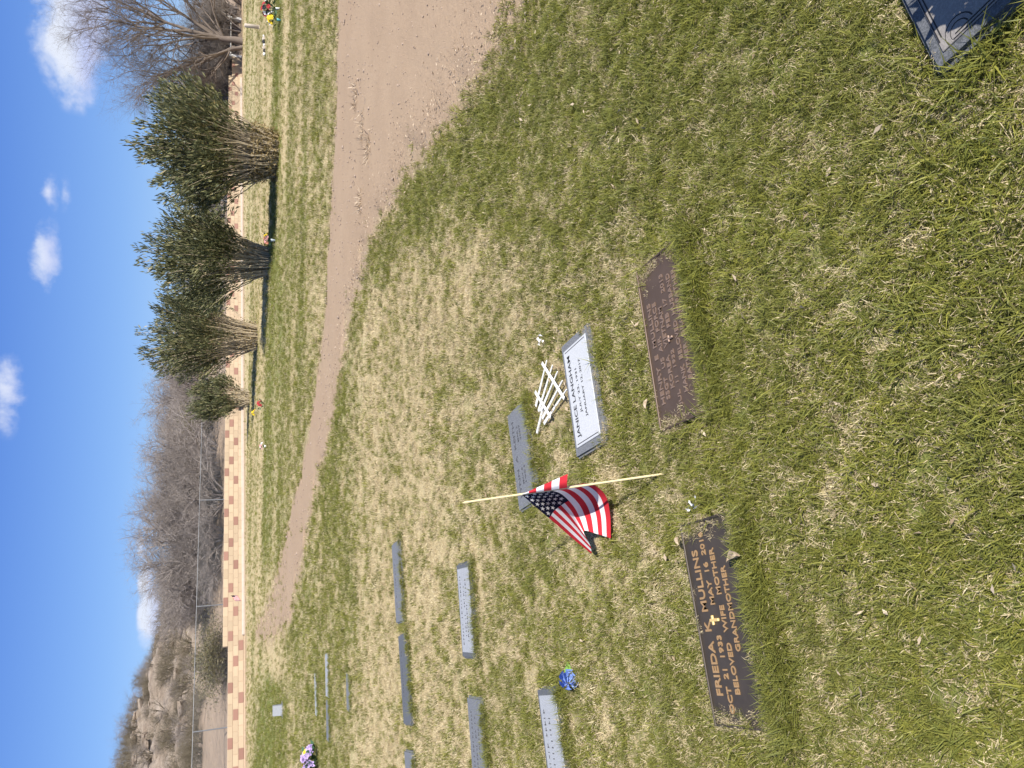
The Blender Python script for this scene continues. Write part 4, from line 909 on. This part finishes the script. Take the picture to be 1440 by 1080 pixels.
def dry_leaf(label, loc, s, rot):
    V = []; Fc = []; n = 8
    for i in range(n + 1):
        t = i / n; w = 0.42 * math.sin(math.pi * min(1, t * 0.97 + 0.03)) ** 0.8
        for k in (-1, -0.4, 0.4, 1): V.append((t - 0.5, k * w * 0.55 + 0.03 * math.sin(9 * t + k), 0.20 * abs(k) ** 1.5 * (1 - 0.4 * t) + 0.12 * math.sin(t * 3.5)))
    for i in range(n):
        for k in range(3): a = i * 4 + k; Fc.append((a, a + 1, a + 5, a + 4))
    me = raw_mesh('dry_leaf', np.array(V) * s, Fc, M_ddry, True); fattr(me, 'rnd', rng.random(len(V)) * 0.9)
    o = link('dry_leaf', me); o.location = loc; o.rotation_euler = rot; tag(o, label, 'leaf', 'fallen dry leaves on the plaques')
dry_leaf('curled pale dry leaf lying on the near edge of the dark bronze plaque', (-0.503, 1.825, 0.05), 0.075, (0.5, 0.1, 2.0))
dry_leaf('small pale dry leaf at the far rim of the dark bronze plaque', (-0.51, 2.125, 0.045), 0.034, (0.6, 0.2, 0.9))
dry_leaf('brown dry leaf resting against the far rim of the brown bronze plaque', (-0.06, 2.35, 0.035), 0.04, (0.3, 0.3, 0.4))

# ------------------------------------------------------------------ grass (counted by nobody): tufts on points
def blade_mesh(name, nb, R, l0, l1, w0, w1, lean0, lean1, seed, m, flat=0.0):
    rg = np.random.default_rng(seed); V = np.zeros((nb, 5, 3)); Fq = []; Ft = []
    a = rg.uniform(0, 2 * math.pi, nb); q = R * np.sqrt(rg.random(nb)); az = rg.uniform(0, 2 * math.pi, nb); ln = rg.uniform(lean0, lean1, nb); L_ = rg.uniform(l0, l1, nb); w = rg.uniform(w0, w1, nb)
    p = np.stack([q * np.cos(a), q * np.sin(a), np.full(nb, -0.004) + flat * rg.random(nb)], -1); h = np.stack([np.cos(az), np.sin(az), np.zeros(nb)], -1); ta = az + math.pi / 2 + rg.uniform(-.6, .6, nb); side = np.stack([np.cos(ta), np.sin(ta), np.zeros(nb)], -1) * w[:, None] * 0.5
    up = np.array([0, 0, 1.0]); d1 = h * np.sin(ln * 0.6)[:, None] + up * np.cos(ln * 0.6)[:, None]; d2 = h * np.sin(ln * 1.45)[:, None] + up * np.cos(ln * 1.45)[:, None]
    m1 = p + d1 * (L_ * 0.5)[:, None]; t1 = m1 + d2 * (L_ * 0.55)[:, None]; t1[:, 2] = np.maximum(t1[:, 2], 0.003)
    V[:, 0] = p - side; V[:, 1] = p + side; V[:, 2] = m1 + side * 0.85; V[:, 3] = m1 - side * 0.85; V[:, 4] = t1
    fs = []
    for k in range(nb): o = k * 5; fs += [(o, o + 1, o + 2, o + 3), (o + 3, o + 2, o + 4)]
    me = raw_mesh(name, V.reshape(-1, 3), fs, m); fattr(me, 'rnd', np.repeat(rg.random(nb), 5)); fattr(me, 'hgt', np.tile([0, 0, 0.5, 0.5, 1.0], nb)); return me
def grass():
    pc = bpy.data.collections.new('grass_tufts'); k = 0
    def proto(me):
        nonlocal k
        o = bpy.data.objects.new('tuft_%s' % 'abcdefghijkl'[k], me); pc.objects.link(o); k += 1
    for s in range(3): proto(blade_mesh('green_tuft', 28, 0.027, 0.020, 0.050, 0.0019, 0.0036, 0.35, 1.2, 300 + s, M_green))      # 0-2 green turf
    for s in range(3): proto(blade_mesh('straw_tuft', 32, 0.034, 0.012, 0.032, 0.0014, 0.0028, 0.6, 1.45, 310 + s, M_straw, 0.008))  # 3-5 straw
    for s in range(2): proto(blade_mesh('long_tuft', 24, 0.026, 0.04, 0.085, 0.0020, 0.0036, 0.5, 1.25, 320 + s, M_green))             # 6-7 lush long
    for s in range(2): proto(blade_mesh('thatch', 14, 0.04, 0.02, 0.05, 0.0012, 0.0026, 1.2, 1.55, 330 + s, M_straw, 0.006))         # 8-9 thatch
    P = []
    def zone(y0, y1, dens, sc, xm):
        n = int(dens * (y1 - y0) * 2 * (xm + 0.62 * y1)); x = rng.uniform(-1, 1, n) * (xm + 0.62 * y1); y = rng.uniform(y0, y1, n)
        keep = (np.abs(x) < xm + 0.62 * y); x, y = x[keep], y[keep]
        P.append((x, y, np.full(len(x), sc)))
    zone(0.55, 2.4, 2900, 0.95, 1.0); zone(2.4, 4.2, 2200, 1.0, 0.9); zone(4.2, 7.0, 1000, 1.2, 0.9); zone(7.0, 11.0, 430, 1.5, 0.8); zone(11.0, 18.0, 150, 2.0, 0.6); zone(18.0, 34.0, 55, 2.6, 0.5); zone(34, 54, 14, 3.0, 0.0)
    # thick fringe along the near and end edges of the markers
    for m in MK:
        cx, cy, w, d, a, z = MK[m]; a = math.radians(a); nn = (110 if m == 'janice' else 240) if cy < 3.3 else 110
        side = rng.random(nn); lx = rng.uniform(-w / 2 - 0.03, w / 2 + 0.03, nn); ly = -d / 2 - rng.uniform(-0.012, 0.05, nn)
        e = side > 0.72; lx = np.where(e, np.sign(rng.random(nn) - 0.5) * (w / 2 + rng.uniform(0.0, 0.05, nn)), lx); ly = np.where(e, rng.uniform(-d / 2, d / 2, nn), ly)
        t = side < 0.14; ly = np.where(t, d / 2 + rng.uniform(0.012, 0.05, nn), ly)
        P.append((cx + lx * math.cos(a) - ly * math.sin(a), cy + lx * math.sin(a) + ly * math.cos(a), np.where(t, -0.8, -0.75 if m == 'janice' else -1.15)))
    for m in ('frieda', 'henry', 'janice', 'd', 'g', 'e1', 'e2', 'f', 'e3', 'h1', 'h2', 'i', 'j', 'lynn'):
        cx, cy, w, d, a, z = MK[m]; a = math.radians(a); nn = 300 if cy < 2.5 else 70; lx = rng.uniform(-w / 2, w / 2, nn); ly = -d / 2 + (rng.uniform(-0.035, 0.042, nn) if cy < 2.5 else rng.uniform(-0.03, 0.015, nn)) * (0.4 + 0.9 * vnoise(lx * 9 + cx * 7, lx * 0, 3))
        P.append((cx + lx * math.cos(a) - ly * math.sin(a), cy + lx * math.sin(a) + ly * math.cos(a), np.full(nn, -0.7 if m == 'janice' else -1.1)))
    THATCH0 = sum(len(p[0]) for p in P)
    for m in MK:
        cx, cy, w, d, a, z = MK[m]; a = math.radians(a); nn = {'frieda': 420, 'henry': 460}.get(m, 60); lx = rng.uniform(-w / 2 - 0.02, w / 2 + 0.02, nn); ly = d / 2 + rng.uniform(-0.004, 0.045, nn)
        if m in ('frieda', 'henry'):
            e = rng.random(nn) < 0.6; sg = np.where(rng.random(nn) < 0.55, 1, -1); lx = np.where(e, sg * (w / 2 + rng.normal(0.0, 0.024, nn)), lx); ly = np.where(e, d / 2 + 0.03 - np.abs(rng.normal(0, 0.10, nn)), ly)
        P.append((cx + lx * math.cos(a) - ly * math.sin(a), cy + lx * math.sin(a) + ly * math.cos(a), np.full(nn, -0.95)))
    THATCH1 = sum(len(p[0]) for p in P)
    for m, lx, ly, r_, nn in (('frieda', .27, -.13, .045, 80), ('frieda', .315, .10, .03, 45), ('frieda', -.29, -.14, .045, 80), ('frieda', -.315, .0, .02, 40), ('frieda', -.05, -.14, .03, 40), ('henry', .28, .125, .045, 80), ('henry', .31, -.08, .03, 50), ('henry', -.27, -.13, .05, 90), ('henry', .1, -.14, .03, 50), ('janice', -.25, -.12, .025, 30), ('janice', .255, -.1, .025, 30), ('k', -.2, -.15, .05, 50)):
        cx, cy, w, d, a, z = MK[m]; a = math.radians(a); lx = lx + rng.normal(0, r_, nn); ly = ly + rng.normal(0, r_ * 0.8, nn)
        P.append((cx + lx * math.cos(a) - ly * math.sin(a), cy + lx * math.sin(a) + ly * math.cos(a), np.full(nn, -0.9)))
    FORCE1 = sum(len(p[0]) for p in P)
    x = np.concatenate([p[0] for p in P]); y = np.concatenate([p[1] for p in P]); sc = np.concatenate([p[2] for p in P]); fringe = sc < 0; sc = np.abs(sc); thatch = np.zeros(len(x), dtype=bool); thatch[THATCH0:THATCH1] = True; force = np.zeros(len(x), dtype=bool); force[THATCH1:FORCE1] = True
    keep = (wall_d(x, y) < -0.5)
    sd = road_sd(x, y) + 0.5 * (fbm(x * 2.2, y * 2.2, 51, 4) - 0.5); keep &= (rng.random(len(x)) < smooth(-0.12, 0.30, sd)) | (rng.random(len(x)) < 0.02 * smooth(-0.6, 0, sd)) | (rng.random(len(x)) < 0.85 * smooth(14.5, 20, y))
    for m in MK:
        lx, ly = mk_local(x, y, m); w, d = MK[m][2] / 2, MK[m][3] / 2
        keep &= ~((np.abs(lx) < w + 0.004) & (np.abs(ly) < d + 0.008)) | (fringe & (ly < -d + (0.10 if m in ('frieda', 'henry') else 0.022 if m == 'janice' else 0.035)) & (np.abs(lx) < w)) | (thatch & ((ly > d - 0.006) | (np.abs(lx) > w - 0.045))) | force
    # thin spots: bare soil by the picket ornament
    keep &= ~((np.hypot((x - 0.0) / 0.30, (y - 3.16) / 0.15) < 1.0) & (rng.random(len(x)) < 0.72))
    wd = wall_d(x, y); keep &= ~((wd > -2.2) & (rng.random(len(x)) < smooth(-2.2, -1.0, wd)))
    x, y, sc, fringe, thatch = x[keep], y[keep], sc[keep], fringe[keep], thatch[keep]; n = len(x)
    g = greenness(x, y); pr = smooth(0.14, 0.86, g + 0.10 * (rng.random(n) - 0.5)); isg = rng.random(n) < np.where(fringe & (sc > 1), 0.82, np.where(fringe, 0.25, 0.12 + 0.60 * pr))
    isg = np.where(thatch, rng.random(n) < 0.2, isg)
    idx = np.where(isg, rng.integers(0, 3, n), np.where(rng.random(n) < 0.7, rng.integers(3, 6, n), rng.integers(8, 10, n)))
    lush = isg & (((g > 0.6) & (rng.random(n) < 0.12) & (y < 9)) | (fringe & (sc > 1) & (rng.random(n) < 0.4))); idx = np.where(lush, rng.integers(6, 8, n), idx)
    lh = 0.72 + 0.55 * fbm(x * 2.6, y * 2.6, 91, 3)
    S = sc * rng.uniform(0.75, 1.25, n) * lh * np.where(fringe & (y > 3.3), 0.85, 1.0) * (1 - 0.25 * smooth(12, 20, y))
    rot = np.stack([rng.normal(0, 0.22, n), rng.normal(0, 0.22, n), rng.uniform(0, 6.283, n)], -1)
    z = ground_z(x, y) * (1 - smooth(18, 26, y)) - 0.002
    for m in MK:                                        # turf that creeps over a slab grows on top of it
        lx, ly = mk_local(x, y, m); ins = (np.abs(lx) < MK[m][2] / 2) & (np.abs(ly) < MK[m][3] / 2); z = np.where(ins, MK[m][5] - 0.006, z); S = np.where(ins, S * (0.6 if m == 'janice' else 0.68), S)
    me = bpy.data.meshes.new('grass'); me.vertices.add(n); me.vertices.foreach_set('co', np.stack([x, y, z], -1).astype(np.float32).ravel())
    a = me.attributes.new('rot', 'FLOAT_VECTOR', 'POINT'); a.data.foreach_set('vector', rot.astype(np.float32).ravel())
    fattr(me, 'scl', S); a = me.attributes.new('idx', 'INT', 'POINT'); a.data.foreach_set('value', idx.astype(np.int32)); me.update()
    o = link('grass', me); tag(o, 'mixed green and straw coloured lawn grass covering the cemetery ground', 'grass', kind='stuff')
    ng = bpy.data.node_groups.new('grass_scatter', 'GeometryNodeTree'); ng.interface.new_socket('Geometry', in_out='INPUT', socket_type='NodeSocketGeometry'); ng.interface.new_socket('Geometry', in_out='OUTPUT', socket_type='NodeSocketGeometry')
    L = ng.links.new; gi = ng.nodes.new('NodeGroupInput'); go = ng.nodes.new('NodeGroupOutput'); ip = ng.nodes.new('GeometryNodeInstanceOnPoints'); ci = ng.nodes.new('GeometryNodeCollectionInfo')
    ci.inputs['Collection'].default_value = pc; ci.inputs['Separate Children'].default_value = True; ci.inputs['Reset Children'].default_value = True
    def na(nm, ty): q = ng.nodes.new('GeometryNodeInputNamedAttribute'); q.data_type = ty; q.inputs['Name'].default_value = nm; return q.outputs['Attribute']
    er = ng.nodes.new('FunctionNodeEulerToRotation'); L(na('rot', 'FLOAT_VECTOR'), er.inputs[0])
    L(gi.outputs[0], ip.inputs['Points']); L(ci.outputs[0], ip.inputs['Instance']); ip.inputs['Pick Instance'].default_value = True
    L(na('idx', 'INT'), ip.inputs['Instance Index']); L(er.outputs[0], ip.inputs['Rotation']); L(na('scl', 'FLOAT'), ip.inputs['Scale']); L(ip.outputs[0], go.inputs[0])
    md = o.modifiers.new('scatter', 'NODES'); md.node_group = ng
grass()

# ------------------------------------------------------------------ litter and gravel
def litter():
    n = 900; x = rng.uniform(-1, 1, n); y = 0.8 + 9 * rng.random(n) ** 1.6; x = x * (0.8 + 0.6 * y); keep = road_sd(x, y) > -0.1
    cl = [(0.0, 3.13, 0.16, 110), (1.43, 3.69, 0.14, 60), (0.12, 2.40, 0.16, 60), (-0.75, 2.06, 0.2, 50), (1.25, 3.0, .15, 30), (1.05, 2.6, .12, 25)]
    x = x[keep]; y = y[keep]
    ne = np.array(NEAR_EDGE); ii = rng.integers(1, 8, 2600); tt = rng.random(2600)[:, None]; q = ne[ii] * (1 - tt) + ne[ii + 1] * tt + rng.normal(0, 0.22, (2600, 2)) + np.array([0.12, 0.05]); x = np.r_[x, q[:, 0]]; y = np.r_[y, q[:, 1]]
    for cx, cy, s, m in cl: x = np.r_[x, rng.normal(cx, s, m)]; y = np.r_[y, rng.normal(cy, s * 0.6, m)]
    k = np.ones(len(x), dtype=bool)
    for m in MK: lx, ly = mk_local(x, y, m); k &= ~((np.abs(lx) < MK[m][2] / 2) & (np.abs(ly) < MK[m][3] / 2))
    x = x[k]; y = y[k]; n = len(x)
    p = np.stack([x, y, np.where(road_sd(x, y) < 0.3, 0.026, 0.0) + ground_z(x, y) + rng.uniform(0.006, 0.032, n)], -1); d = rng.normal(size=(n, 3)) * np.array([1, 1, 0.35]); l = rng.uniform(0.010, 0.032, n) 
    tag(link('leaf_litter', leaves_mesh('leaf_litter', p, d, l, l * rng.uniform(0.15, 0.5, n), rng.random(n), M_ddry)), 'scattered dry leaf litter and twigs in the lawn', 'litter', kind='stuff')
    # fallen white petals
    rg = random.Random(2)
    for cx, cy, lab in ((-0.37, 2.06, 'white silk petals caught in grass at the end of the dark bronze plaque'), (0.215, 3.31, 'white silk petals in the lawn beyond the white faced marker'), (1.28, 1.62, 'white silk petals in the lawn near the cut off polished stone')):
        m = 9; q = np.stack([rng.normal(cx, 0.018, m), rng.normal(cy, 0.018, m), rng.uniform(0.03, 0.055, m)], -1)
        o = link('fallen_petals', leaves_mesh('fallen_petals', q, rng.normal(size=(m, 3)), rng.uniform(0.012, 0.026, m), rng.uniform(0.006, 0.012, m), rng.random(m), M_wht)); tag(o, lab, 'petals')
litter()
def gravel():
    n = 13000; x = rng.uniform(-7, 9, n); y = 2.5 + 18 * rng.random(n) ** 1.5; sd = road_sd(x, y); k = sd < 0.05; x, y, sd = x[k], y[k], sd[k]
    s = rng.uniform(0.003, 0.009, len(x)) * (1 + 1.0 * (rng.random(len(x)) > 0.95)) * np.clip(y / 5, 0.9, 2.2); n = len(x)
    O = np.array([(1, 0, 0), (0, 1, 0), (-1, 0, 0), (0, -1, 0), (0, 0, 0.7), (0, 0, -0.7)]); a = rng.uniform(0, 6.28, n); c, sn = np.cos(a), np.sin(a)
    V = O[None] * rng.uniform(0.6, 1.3, (n, 6, 1)) * s[:, None, None]; V = np.stack([V[..., 0] * c[:, None] - V[..., 1] * sn[:, None], V[..., 0] * sn[:, None] + V[..., 1] * c[:, None], V[..., 2]], -1)
    V += np.stack([x, y, 0.024 + ground_z(x, y) * 0.35], -1)[:, None, :]
    T = np.array([(0, 1, 4), (1, 2, 4), (2, 3, 4), (3, 0, 4), (1, 0, 5), (2, 1, 5), (3, 2, 5), (0, 3, 5)]); Fi = (np.arange(n)[:, None, None] * 6 + T[None]).reshape(-1, 3)
    tag(link('gravel', raw_mesh('gravel', V.reshape(-1, 3), Fi, M_peb)), 'small loose stones scattered over the dirt road', 'gravel', kind='stuff')
    for i, (wx, wy) in enumerate(((3.3, 8.75), (2.75, 8.25), (2.45, 7.9), (1.95, 8.3))):
        m = 60; q = np.stack([rng.normal(wx, 0.09, m), rng.normal(wy, 0.05, m), np.full(m, 0.02)], -1)
        o = link('dry_weed', leaves_mesh('dry_weed', q, rng.normal(size=(m, 3)) * np.array([.7, .7, .2]) + np.array([0, 0, .5]), rng.uniform(0.05, 0.12, m), rng.uniform(0.006, 0.012, m), rng.random(m), M_ddry)); tag(o, 'tiny straw coloured dry weed growing in the dirt road', 'weed', 'dry weeds in the road')
gravel()
